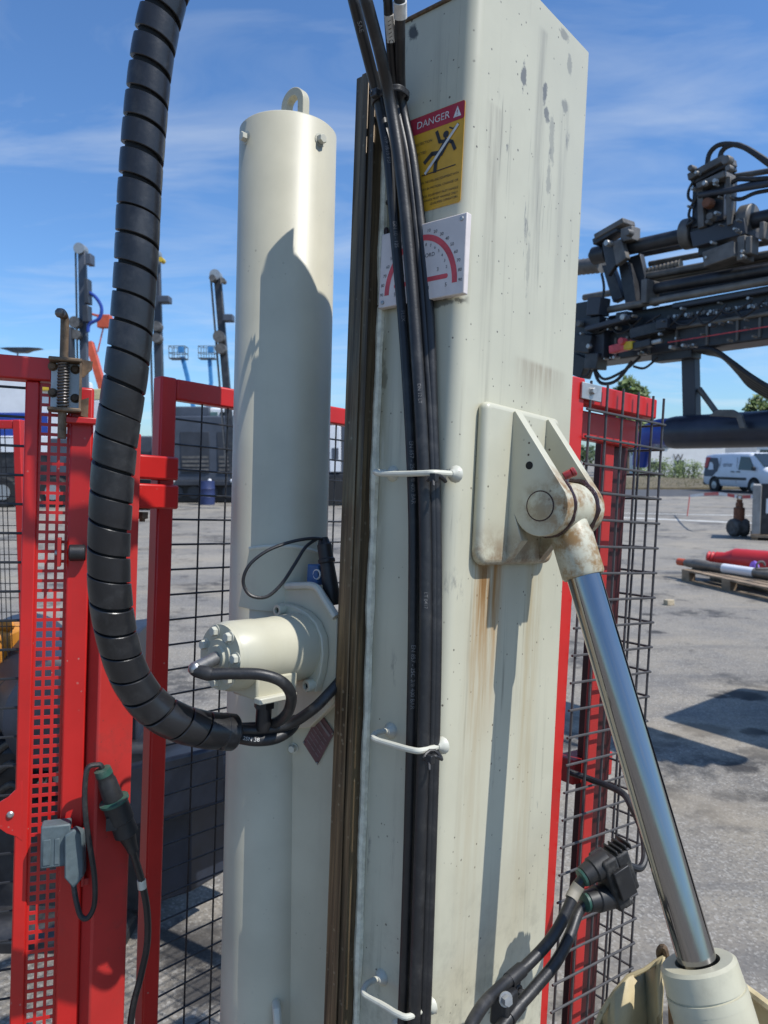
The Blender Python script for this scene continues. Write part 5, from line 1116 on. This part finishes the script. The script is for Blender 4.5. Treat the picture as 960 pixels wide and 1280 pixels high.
c = G0(943, 712, .24); b = MB(); b.tube([c + V((.0, .075 * math.cos(k * .5236), .085 * math.sin(k * .5236))) for k in range(12)], .03, 8, closed=True); b.tube(spline([c + V((0, -.09, .02)), c + V((.02, -.11, -.06)), c + V((.06, -.10, -.12))], 4), .025, 8)
b.build('lifting_strap', 'purple', label='purple lifting strap tied round the drill rod', cat='strap')
c = G0(951, 707, .35); b = MB(); b.tube([c + V((.05 * math.cos(k * .5236), 0, .05 * math.sin(k * .5236))) for k in range(10)], .014, 7); b.cyl(c + V((-.06, 0, -.04)), c + V((.10, 0, -.04)), .018, n=8); b.build('shackle', 'rig_dusty', label='dark steel shackle lying on the red tool', cat='shackle')
# rusty coring tool standing on its wheels
c = G0(923, 671); t = thing('coring_tool', 'rusty brown drilling tool standing upright on a grey cutter foot', 'drilling tool', WF, c)
b = MB()
for s_ in (-1, 1): b.lathe(c + V((s_ * .015, 0, .20)), V((s_, -.25, 0)), [(0, .15), (.03, .19), (.14, .19), (.18, .15)], 14)
b.build('cutter_foot', 'concrete_dark', t)
b = MB(); b.lathe(c + V((0, 0, .32)), (0, 0, 1), [(0, .11), (.30, .11), (.31, .075), (.40, .075), (.41, .055), (.47, .06)], 18); b.build('rusty_barrel', 'rust_far', t)
b = MB(); b.tube([c + V((.05 * math.cos(k * .5236), 0, .84 + .05 * math.sin(k * .5236))) for k in range(12)], .016, 7, closed=True); b.build('ring', 'rig_brown', t)
# grey cabinet at the frame's edge
c = G0(939, 675); vy = V((c.x, c.y, 0)).normalized(); CBF = frame(c, V((vy.y, -vy.x, 0)), vy, V((0, 0, 1)))
t = thing('steel_cabinet', 'grey and dark steel cabinet on a pallet base, at the right edge', 'cabinet', CBF, (0, 0, 0))
b = MB(); b.box((0, 0, .12), (.16, .9, 1.12)); b.build('end_panel', 'concrete_grey', t, bevel=.01)
b = MB(); b.box((.161, .02, .12), (1.3, .9, 1.15)); b.build('box_body', 'rig_black', t, bevel=.01)
b = MB(); b.box((-.02, -.05, .06), (1.3, .9, .115)); b.build('base_deck', 'wood', t)
for x_ in (0, .6, 1.18): b = MB(); b.box((x_, 0, 0), (x_ + .12, .9, .059)); b.build('base_block', 'wood', t)
b = MB(); b.box((.25, .01, .55), (.33, .019, .85)); b.build('white_label', 'white_paint', t)
# barrier stake + tape
c = G0(859, 645); b = MB(); b.cyl(c, c + V((.06, 0, .62)), .016, n=8); b.build('barrier_stake', 'tape_red', label='thin red stake standing on the yard before the hedge', cat='stake')
b = MB(); q = [G0(862, 645, .58), P(880, 613, 17.0), P(905, 618, 16), P(945, 623, 15.6)]
path = spline([c + V((.055, 0, .58)), P(895, 617, 17.5), P(925, 621, 16.4), P(960, 620, 15.4)], 5)
for k in range(len(path) - 1):
    A_, B_ = path[k], path[k + 1]; b.prism([A_ - V((0, 0, .035)), B_ - V((0, 0, .035)), B_ + V((0, 0, .035)), A_ + V((0, 0, .035))], V((0, .003, 0)))
o = b.build('barrier_tape', 'tape_stripes', label='red and white barrier tape sagging from the stake to the right', cat='tape', smooth=False)
for k in range(1):
    c = G0(836, 756); b = MB(); b.cbox(c + V((0, 0, .03)), (.10, .07, .06), Matrix.Rotation(.4, 3, 'Z')); b.build('wood_offcut', 'wood_pale', label='small pale wood offcut lying on the bare yard', cat='offcut', bevel=.006)

# ---- van
rear, front = V((16.95, 39.0, 0)), V((17.6, 36.2, 0)); hx_ = (front - rear).normalized(); hy = V((-hx_.y, hx_.x, 0))
VFm = frame(rear, hx_, hy, V((0, 0, 1)))
van = thing('parked_van', 'white delivery van with dark tail graphics, parked by the verge', 'van', VFm, (1.5, .8, 0))
st_ = [(-.95, .55, 1.72, .90), (-.90, .35, 1.86, .93), (-.3, .28, 1.93, .95), (1.0, .28, 1.96, .95), (2.3, .28, 1.94, .95), (2.7, .28, 1.86, .95), (3.1, .28, 1.58, .95), (3.45, .28, 1.28, .94), (3.8, .28, 1.14, .92), (4.1, .30, 1.02, .86), (4.22, .36, .82, .78), (4.25, .45, .65, .72)]
def sect(x, zb_, zt_, hw):
    sh_ = min(1.05, zt_ - .12); r_ = [(-hw * .92, zb_), (-hw, zb_ + .12), (-hw, min(.8, zt_ - .2)), (-hw * .99, sh_), (-hw * (.90 if zt_ > 1.3 else .93), max(sh_ + .04, zt_ - .13)), (-hw * .80, zt_ - .03), (-hw * .45, zt_), (0, zt_ + .015)]
    r_ += [(-y_, z_) for y_, z_ in reversed(r_[:-1])]; return [V((x, y_ + .95, z_)) for y_, z_ in r_]
b = MB(); secs = [sect(*s_) for s_ in st_]; ns = len(secs[0]); vs_ = [p for s_ in secs for p in s_]; fs = []
for i in range(len(secs) - 1):
    for j in range(ns): fs.append((i * ns + j, (i + 1) * ns + j, (i + 1) * ns + (j + 1) % ns, i * ns + (j + 1) % ns))
fs.append(tuple(range(ns))); fs.append(tuple((len(secs) - 1) * ns + j for j in reversed(range(ns))))
b.add(vs_, fs); b.build('van_body', 'white_paint', van, ang=40)
def vpan(name, pts, mat, d=.012):
    b = MB(); b.prism([V(p) for p in pts], V((0, -d, 0))); return b.build(name, mat, van)
vpan('side_window', [(1.75, .03, 1.12), (2.95, .0, 1.10), (2.45, .075, 1.74), (1.85, .085, 1.76)], 'glass_dark', .03)
b = MB(); b.prism([(2.62, .16, 1.88), (2.62, 1.74, 1.88), (3.42, 1.80, 1.29), (3.42, .10, 1.29)], V((.05, 0, .03))); b.build('windscreen', 'glass_dark', van)
vpan('tail_graphic', [(-.9, .02, .75), (-.2, .0, .75), (.2, .0, 1.05), (.3, .02, 1.35), (.1, .06, 1.70), (-.75, .07, 1.72)], 'rig_grey', .012); vpan('tail_graphic', [(-.86, .03, 1.2), (-.62, .02, 1.2), (-.45, .06, 1.74), (-.75, .06, 1.74)], 'red_far', .03); vpan('tail_graphic', [(-.55, .03, 1.1), (-.1, .0, 1.1), (-.2, .06, 1.45), (-.45, .06, 1.5)], 'white_paint', .03)
vpan('trim_strip', [(.1, .0, .62), (2.35, .0, .62), (2.35, .0, .74), (.1, .0, .74)], 'plastic_black', .02)
vpan('door_handle', [(1.25, .0, 1.0), (1.5, .0, 1.0), (1.5, .0, 1.04), (1.25, .0, 1.04)], 'plastic_black', .03); vpan('door_handle', [(1.65, .0, 1.0), (1.9, .0, 1.0), (1.9, .0, 1.04), (1.65, .0, 1.04)], 'plastic_black', .03)
for x_ in (.35, 1.62, 2.98): vpan('door_seam', [(x_, .0, .45), (x_ + .015, .0, .45), (x_ + .015, .06, 1.72 if x_ < 2.5 else 1.1), (x_, .06, 1.72 if x_ < 2.5 else 1.1)], 'rig_grey_dark', .01)
b = MB(); put_text(b, 'orior', .34, lambda x_, y_: V((.95 + x_, -.004 + .05, 1.36 + y_))); 
for p in b.v: p.y = -.0 + .025
b.build('lettering', 'rig_grey', van, smooth=False)
b = MB(); b.box((-1.0, .06, .30), (-.8, 1.84, .72)); b.build('rear_bumper', 'plastic_black', van, bevel=.04)
b = MB(); b.box((3.95, .12, .28), (4.30, 1.78, .60)); b.build('front_bumper', 'plastic_black', van, bevel=.05)
b = MB(); b.prism([(3.85, .035, .86), (4.16, .20, .80), (4.10, .16, .98), (3.8, .05, 1.04)], V((.03, -.03, .01))); b.build('headlight', 'glass_teal', van)
b = MB(); b.box((2.85, -.16, 1.10), (3.0, -.01, 1.28)); b.build('wing_mirror', 'plastic_black', van, bevel=.03)
for x_ in (0, 2.9):
    b = MB(); b.cyl((x_, -.012, .36), (x_, .2, .36), .42, n=24); b.build('wheel_arch', 'hole_dark', van)
    b = MB(); b.lathe((x_, .18, .32), (0, -1, 0), [(0, .30), (.03, .32), (.19, .32), (.205, .29)], 24); w_ = b.build('wheel', 'black_tyre', van)
    b = MB(); b.lathe((x_, -.02, .32), (0, -1, 0), [(0, .20), (.012, .19), (.02, .10), (.03, .06)], 20); b.build('rim', 'galv', w_)
for x_ in (0, 2.9):
    b = MB(); b.cyl((x_, 1.70, .32), (x_, 1.9, .32), .32, n=20); b.build('wheel', 'black_tyre', van)

# ---- white building, hedge, trees
bd = thing('white_building', 'low white industrial building beyond the road, right background', 'building', WF, (28, 78, 0))
bx0, bx1 = P(803, 573, 78).x, P(905, 573, 78).x
b = MB(); b.box((bx0, 78, 0), (bx1, 92, 3.35)); b.build('wall', 'white_wall', bd); b = MB(); b.box((bx0 - .2, 77.8, 3.36), (bx1 + .2, 92.2, 3.7)); b.build('roof', 'white_wall', bd)
b = MB(); b.box((bx0 + .5, 77.9, 2.75), (bx0 + 2.6, 77.98, 3.05)); b.build('louvre', 'rig_grey', bd)
b = MB(); put_text(b, 'W', 1.0, lambda x_, y_: V((P(847, 572, 77.9).x + x_, 77.95, 1.75 + y_))); b.build('sign_letter', 'decal_black', bd, smooth=False)
for x_, w_, z0, z1 in ((bx0 + .6, 1.7, .7, 1.35), (bx0 + 3.3, .9, .1, 1.5)):
    b = MB(); b.box((x_, 77.93, z0), (x_ + w_, 77.99, z1)); o = b.build('window', 'rig_grey', bd); b = MB(); b.box((x_ + .12, 77.9, z0 + .1), (x_ + w_ - .12, 77.925, z1 - .1)); b.build('pane', 'glass_dark', o)
b2_ = thing('white_building', 'small white building with dark openings behind the van, right edge', 'building', WF, (42, 80, 0))
x0 = P(944, 573, 80).x; b = MB(); b.box((x0, 80, 0), (x0 + 10, 90, 3.2)); b.build('wall', 'white_wall', b2_); b = MB(); b.box((x0 - .2, 79.8, 3.21), (x0 + 10, 90, 3.6)); b.build('roof', 'white_wall', b2_); b = MB(); b.box((x0 + .4, 79.9, .3), (x0 + 1.5, 79.98, 2.6)); b.build('window', 'glass_dark', b2_)
def leaves(b, c, rad, n, s_, shell=.55):
    for _ in range(n):
        d_ = V((random.gauss(0, 1), random.gauss(0, 1), random.gauss(0, 1))).normalized(); k = shell + (1 - shell) * random.random()
        p = V(c) + V((d_.x * rad[0], d_.y * rad[1], d_.z * rad[2])) * k * (1 + .25 * mnoise.noise(d_ * 2.3 + V(c)))
        u_ = V((random.gauss(0, 1), random.gauss(0, 1), random.gauss(0, 1))).normalized(); w_ = u_.orthogonal().normalized(); e = s_ * random.uniform(.6, 1.3)
        b.add([p - u_ * e, p + w_ * e * .5, p + u_ * e, p - w_ * e * .5], [(0, 1, 2, 3)])
def tree(label, px, pytop, d, wpx, mat, n=1500, group='trees beyond the road'):
    base = P(px, 640, d); base.z = 0; top = P(px, pytop, d).z; w_ = wpx / FPX * d / 2
    t = thing('tree', label, 'tree', WF, base, group); hgt = top
    b = MB(); b.cyl(base, base + V((.1, 0, hgt * .55)), .03 * hgt, .012 * hgt, n=8)
    for k in range(6):
        a_ = k * 1.05; b.cyl(base + V((.05, 0, hgt * (.3 + .04 * k))), base + V((w_ * .6 * math.cos(a_), w_ * .6 * math.sin(a_), hgt * (.55 + .06 * k))), .01 * hgt, .004 * hgt, n=6)
    b.build('trunk', 'bark', t); b = MB()
    for k in range(9):
        a_ = k * 2.4; rr_ = w_ * .55 * (k / 9) ** .5; cz_ = hgt * (.55 + .30 * math.sin(k * 1.7) * .6)
        leaves(b, base + V((rr_ * math.cos(a_), rr_ * math.sin(a_), cz_)), (w_ * .5, w_ * .5, hgt * .20), n // 9, .045 * hgt)
    leaves(b, base + V((0, 0, hgt * .82)), (w_ * .5, w_ * .5, hgt * .18), n // 5, .045 * hgt)
    b.build('crown', mat, t, smooth=False)
tree('pale green tree whose top shows above the red cage', 782, 470, 75, 60, 'leaf', 1800); tree('loose green tree rising above the boom at the right edge', 948, 492, 85, 70, 'leaf', 1800)
tree('olive tree standing left of the small white building', 925, 548, 95, 52, 'leaf_olive'); tree('thin green tree beside the big white building', 895, 545, 98, 56, 'leaf'); tree('dark tree left of the big white building', 808, 520, 88, 34, 'leaf_dark')
hd = thing('hedge', 'ragged green hedge in front of the white building', 'hedge', WF, (22, 54, 0)); b = MB()
for k in range(26):
    x_ = P(798 + k * 3.1, 600, 54).x; leaves(b, (x_, 54 + random.uniform(-.5, .8), .55 + .25 * random.random()), (.45, .6, .75 + .35 * random.random()), 110, .09)
b.build('foliage', 'leaf', hd, smooth=False); b = MB()
for k in range(13): x_ = P(798 + k * 6.2, 600, 54).x; b.cyl((x_, 54, 0), (x_ + .1, 54, .9), .04, .015, n=6)
b.build('stems', 'bark', hd)
gr = MB(); 
for k in range(2600):
    x_, y_ = random.uniform(8, 34), random.uniform(41.2, 52); z_ = .10 + .25 * (y_ - 41) / 11; a_ = random.uniform(0, 6.28); h_ = random.uniform(.05, .16); gr.add([(x_, y_, z_), (x_ + .05 * math.cos(a_), y_ + .05 * math.sin(a_), z_), (x_ + .06, y_, z_ + h_)], [(0, 1, 2)])
gr.build('dry_grass', 'leaf_olive', label='short dry grass on the verge beyond the road', cat='grass', kind='stuff', smooth=False)
wd = MB()
for k in range(170):
    x_ = -190 + k * 2.6; leaves(wd, (x_, 190 + random.uniform(-8, 8), 2.6), (3.2, 3, 3.0 + 1.6 * mnoise.noise(V((k * .3, 0, 0)))), 170, .7, .2)
wd.build('distant_woods', 'leaf_dark', label='dark band of distant woods along the horizon', cat='woods', kind='stuff', smooth=False)

# ================================================================= LEFT BACKGROUND: parked machines
# grey tracked rig with grilles
d0 = 28.5
def bxp(px0, px1, py0, py1, d, dep): 
    a_, b_ = P(px0, py1, d), P(px1, py0, d); return (a_.x, a_.y, a_.z), (b_.x, a_.y + dep, b_.z)
def pbox(parent, name, px0, px1, py0, py1, d, dep, mat, bev=.03):
    b = MB(); lo_, hi_ = bxp(px0, px1, py0, py1, d, dep); b.box(lo_, (hi_[0], hi_[1], max(hi_[2], lo_[2] + .02))); return b.build(name, mat, parent, bevel=bev)
gm = thing('tracked_machine', 'grey tracked drilling machine with louvred engine doors, seen through the wire mesh', 'machine', WF, (-5, d0, 0))
pbox(gm, 'engine_housing', 205, 330, 520, 604, d0, 2.2, 'rig_grey', .06); pbox(gm, 'upper_housing', 214, 262, 508, 521, d0 + .2, 1.5, 'rig_grey', .05)
for x0_, x1_ in ((226, 262), (272, 300), (308, 326)):
    o = pbox(gm, 'louvre_frame', x0_, x1_, 540, 592, d0 - .05, .06, 'rig_grey_dark', .01)
    for k in range(9): pbox(o, 'slat', x0_ + 1.5, x1_ - 1.5, 544 + k * 5.2, 547 + k * 5.2, d0 - .10, .06, 'rig_dusty', 0)
pbox(gm, 'side_rail', 205, 335, 601, 607, d0 - .2, .3, 'rig_grey_dark', .02)
for px in (216, 262, 290, 322): b = MB(); c = P(px, 601, d0 - .22); b.ball(c, .08, 10); b.build('lamp', 'white_paint', gm)
o = pbox(gm, 'cab', 258, 285, 510, 546, d0 + .4, 1.6, 'white_paint', .06); pbox(gm, 'cab_window', 262, 272, 515, 529, d0 + .3, .08, 'glass_teal', .01); pbox(gm, 'cab_window', 275, 283, 515, 529, d0 + .3, .08, 'glass_dark', .01)
b = MB(); q0_, q1_ = P(210, 620, d0), P(340, 620, d0); zc = P(210, 617, d0).z; zc = .45
b.prism([(q0_.x + .42 * math.cos(t), d0, zc + .42 * math.sin(t)) for t in [math.pi / 2 + math.pi * k / 8 for k in range(9)]] + [(q1_.x + .42 * math.cos(t), d0, zc + .42 * math.sin(t)) for t in [-math.pi / 2 + math.pi * k / 8 for k in range(9)]], (0, .6, 0)); b.build('crawler_track', 'black_tyre', gm, bevel=.03)
for k in range(6): b = MB(); x_ = q0_.x + (q1_.x - q0_.x) * (k + .5) / 6; b.cyl((x_, d0 - .04, .40), (x_, d0, .40), .24, n=18); b.build('track_roller', 'rig_grey_dark', gm)
b = MB(); c = G0(266, 629); b.lathe((c.x, c.y - .9, 0), (0, 0, 1), [(0, .27), (.27, .28), (.28, .29), (.30, .28), (.56, .28), (.58, .29), (.60, .28), (.86, .27)], 20); b.build('blue_drum', 'drum_blue', label='blue drum standing before the grey tracked machine', cat='drum')
wm = thing('white_lorry', 'white cabin with a dark lower frame, glimpsed between cylinder and mast', 'machine', WF, (-1.8, 27, 0))
pbox(wm, 'body', 408, 470, 528, 592, 27, 2.0, 'rig_grey', .05); pbox(wm, 'white_door', 412, 426, 532, 590, 26.9, .12, 'white_paint', .02); pbox(wm, 'vent', 415, 423, 560, 574, 26.85, .06, 'rig_grey', 0); pbox(wm, 'chassis', 404, 480, 592, 622, 27, 1.8, 'rig_black', .05)
for px in (418, 452): b = MB(); c = P(px, 612, 26.8); b.cyl((c.x, 26.7, .5), (c.x, 27.1, .5), .48, n=20); b.build('wheel', 'black_tyre', wm)
# white truck far left
tk = thing('white_truck', 'white truck with a blue stripe parked behind the gate, far left', 'truck', WF, (-13, 26, 0)); dt = 26
pbox(tk, 'cab_body', -120, 88, 470, 560, dt, 2.3, 'white_paint', .12); pbox(tk, 'blue_stripe', -121, 60, 516, 545, dt - .06, .06, 'blue_paint', .0); pbox(tk, 'white_stripe', -121, 62, 545, 566, dt - .08, .5, 'white_paint', .02)
for x0_, x1_ in ((-60, -20), (-12, 24)): pbox(tk, 'window', x0_, x1_, 484, 502, dt - .06, .06, 'glass_teal', .01)
pbox(tk, 'chassis', -120, 96, 566, 604, dt + .05, 2.0, 'rig_black', .03); pbox(tk, 'toolbox', 62, 112, 548, 594, dt - .05, .8, 'rig_grey', .04); pbox(tk, 'yellow_roof_box', 48, 70, 474, 488, dt - .3, .5, 'yellow', .02)
for px in (-70, 8, 70): b = MB(); c = P(px, 610, dt); b.lathe((c.x, dt + .1, .52), (0, -1, 0), [(0, .5), (.05, .52), (.33, .52), (.36, .48)], 22); w_ = b.build('wheel', 'black_tyre', tk); b = MB(); b.cyl((c.x, dt - .28, .52), (c.x, dt - .30, .52), .26, n=18); b.build('rim', 'galv', w_)
cv = thing('yellow_container', 'low grey and cream service body standing between truck and tracked machine', 'machine', WF, (-10, 29, 0))
pbox(cv, 'body', 112, 192, 545, 600, 29.5, 2.2, 'rig_grey', .05); pbox(cv, 'roof_box', 116, 150, 486, 500, 29.6, 1.2, 'yellow_pale', .03); pbox(cv, 'cab', 116, 150, 500, 545, 29.7, 1.6, 'white_paint', .05); pbox(cv, 'chassis', 112, 196, 600, 622, 29.5, 1.9, 'rig_black', .03)
for k in range(10): pbox(cv, 'slat', 118, 188, 550 + k * 4.8, 553 + k * 4.8, 29.42, .06, 'rig_grey_dark', 0)
cv.name = 'service_body'
# upright drill masts
def far_mast(label, pts, wpx, d, mat, extra=None, zt=True):
    p0, p1 = P(*pts[0], d), P(*pts[1], d); t = thing('far_drill_mast', label, 'drill mast', WF, (p0.x, p0.y, 0), 'drill masts on the skyline'); w_ = wpx / FPX * d
    e = p0 + (p0 - p1) * ((p0.z - 1.0) / (p1.z - p0.z)) ; b = MB(); b.beam(e, p1, w_, w_ * .8, (0, 1, 0)); b.build('mast_beam', mat, t, bevel=.02)
    b = MB(); b.cyl(p1 + V((-.05, -.2, 0)), p1 + V((-.05, .2, 0)), w_ * .75, n=18); b.build('crown_sheave', 'galv', t)
    b = MB(); x_ = w_ * .95; b.cyl(p1 + V((-x_, 0, -.05)), e + V((-x_, 0, 0)), .035, n=6); b.build('hoist_rope', 'rig_dusty', t)
    for (q, s_, mt, kind) in extra or []:
        c = P(*q, d - .3); b = MB()
        if kind == 'box': b.cbox(c, (s_[0] / FPX * d, .4, s_[1] / FPX * d)); b.build('bracket', mt, t, bevel=.02)
        elif kind == 'disc': b.cyl(c + V((0, -.1, 0)), c + V((0, .2, 0)), s_ / FPX * d, n=22); b.build('sheave', mt, t)
        elif kind == 'hose': b.tube(spline([P(*p_, d - .3) for p_ in s_], 6), .06, 8); b.build('hose', mt, t)
    return t
far_mast('grey upright mast with a white sheave, left of the spiral hose', [(106, 490), (103, 312)], 9, 26, 'rig_grey', [((112.5, 325), (7, 13), 'rig_grey', 'box'), ((110, 365), (5, 30), 'rig_grey_dark', 'box'), ((94, 403), 7, 'rig_dusty', 'disc'), ((95, 418), 6, 'rig_dusty', 'disc'), ((109, 393), (7, 20), 'rig_grey_dark', 'box'), ((0, 0), [(110, 365), (120, 372), (127, 385), (124, 398), (112, 405), (110, 415)], 'blue_paint', 'hose'), ((89, 440), (5, 60), 'rig_grey_dark', 'box')])
far_mast('dark upright mast half hidden behind the spiral hose', [(199, 470), (195, 318)], 10, 24, 'rig_grey_dark', [((206, 375), (14, 8), 'rig_grey', 'box'), ((196, 408), 6, 'rig_dusty', 'disc'), ((196, 423), 6, 'rig_dusty', 'disc'), ((202, 325), 3, 'yellow', 'disc')])
far_mast('slanting dark mast with two round sheaves, left of the cylinder', [(283, 480), (272, 345)], 9, 25, 'rig_black', [((286, 398), (12, 8), 'rig_grey', 'box'), ((274, 421), 7.2, 'rig_dusty', 'disc'), ((276, 436), 6.5, 'rig_dusty', 'disc'), ((266, 348), 4, 'rig_dusty', 'disc'), ((279, 351), 3, 'rig_brown', 'disc')])
# boom lifts
def boom_lift(label, px, py, d, arm, knee):
    t = thing('boom_lift', label, 'boom lift', WF, (P(*arm[-1], d).x, d, 0), 'blue boom lifts'); s_ = d / FPX; c = P(px, py, d); w_, h_ = 20 * s_, 15 * s_; b = MB()
    for z_ in (0, .45, 1.0):
        for a_, b_ in (((-w_ / 2, 0), (w_ / 2, 0)), ((w_ / 2, 0), (w_ / 2, .7)), ((-w_ / 2, 0), (-w_ / 2, .7)), ((-w_ / 2, .7), (w_ / 2, .7))): b.cyl(c + V((a_[0], a_[1], -h_ / 2 + h_ * z_)), c + V((b_[0], b_[1], -h_ / 2 + h_ * z_)), .022, n=5)
    for x_ in (-.5, -.17, .17, .5):
        for y_ in (0, .7): b.cyl(c + V((x_ * w_, y_, -h_ / 2)), c + V((x_ * w_, y_, h_ / 2)), .02, n=5)
    b.build('basket', 'rig_dusty', t); b = MB(); b.cbox(c + V((0, .35, -h_ / 2)), (w_, .75, .06)); b.build('basket_floor', 'rig_grey', t)
    b = MB(); b.cbox(c + V((w_ * .25, .1, h_ * .2)), (w_ * .32, .25, h_ * .5)); b.build('control_box', 'sky_blue_paint', t)
    for A_, B_ in zip(arm, arm[1:]): b = MB(); b.beam(P(*A_, d + .3), P(*B_, d + .3), .20, .24, (0, 1, 0)); b.build('boom', 'sky_blue_paint', t)
    q = P(*arm[-1], d + .3); b = MB(); b.beam(q, V((q.x, q.y, .9)), .25, .25, (0, 1, 0)); b.build('riser', 'sky_blue_paint', t); b = MB(); b.box((q.x - 1.1, q.y - .9, .25), (q.x + 1.1, q.y + .9, .95)); b.build('chassis', 'sky_blue_paint', t, bevel=.06)
    for sx in (-.85, .85): b = MB(); b.cyl((q.x + sx, q.y - 1.0, .38), (q.x + sx, q.y - .7, .38), .38, n=16); b.build('wheel', 'black_tyre', t)
boom_lift('blue boom lift with a thin raised arm, nearer the red fence post', 221, 440, 42, [(228, 446), (234, 470), (243, 515)], None)
boom_lift('blue boom lift whose basket stands just left of the slanting mast', 258, 440, 46, [(262, 448), (264, 478), (260, 515)], None)
# orange-red crane boom behind the spiral hose
t = thing('crane_boom', 'orange-red crane arm rising beside the left grey mast', 'crane', WF, (P(150, 600, 33).x, 33, 0))
b = MB(); b.beam(P(112, 428, 33), P(150, 560, 33), .28, .34, (0, 1, 0)); b.build('lower_arm', 'orange_red', t); b = MB(); b.cbox(P(131, 402, 33), (.55, .4, .55)); b.beam(P(112, 392, 33), P(150, 402, 33), .10, .10, (0, 1, 0)); b.beam(P(131, 402, 33), P(122, 440, 33), .06, .06, (0, 1, 0)); b.build('jib_head', 'orange_red', t, bevel=.02)
q = P(150, 560, 33); b = MB(); b.beam(V((q.x, q.y, 0)), q, .4, .4, (0, 1, 0)); b.build('column', 'orange_red', t)
# lamp post with a wide flat head
d_ = 60; c = P(22, 440, d_); t = thing('lamp_post', 'lamp post with a wide flat black head above the gate, far left', 'lamp post', WF, (c.x, c.y, 0))
b = MB(); b.cyl((c.x, c.y, 0), c, .10, .06, n=10); b.build('pole', 'rig_grey_dark', t); b = MB(); b.prism([P(-2, 435, d_), P(8, 434, d_), P(36, 434, d_), P(50, 435, d_), P(36, 437.5, d_), P(30, 440, d_), P(14, 440, d_), P(8, 437.5, d_)], (0, .8, 0)); b.build('lamp_head', 'rig_black', t)
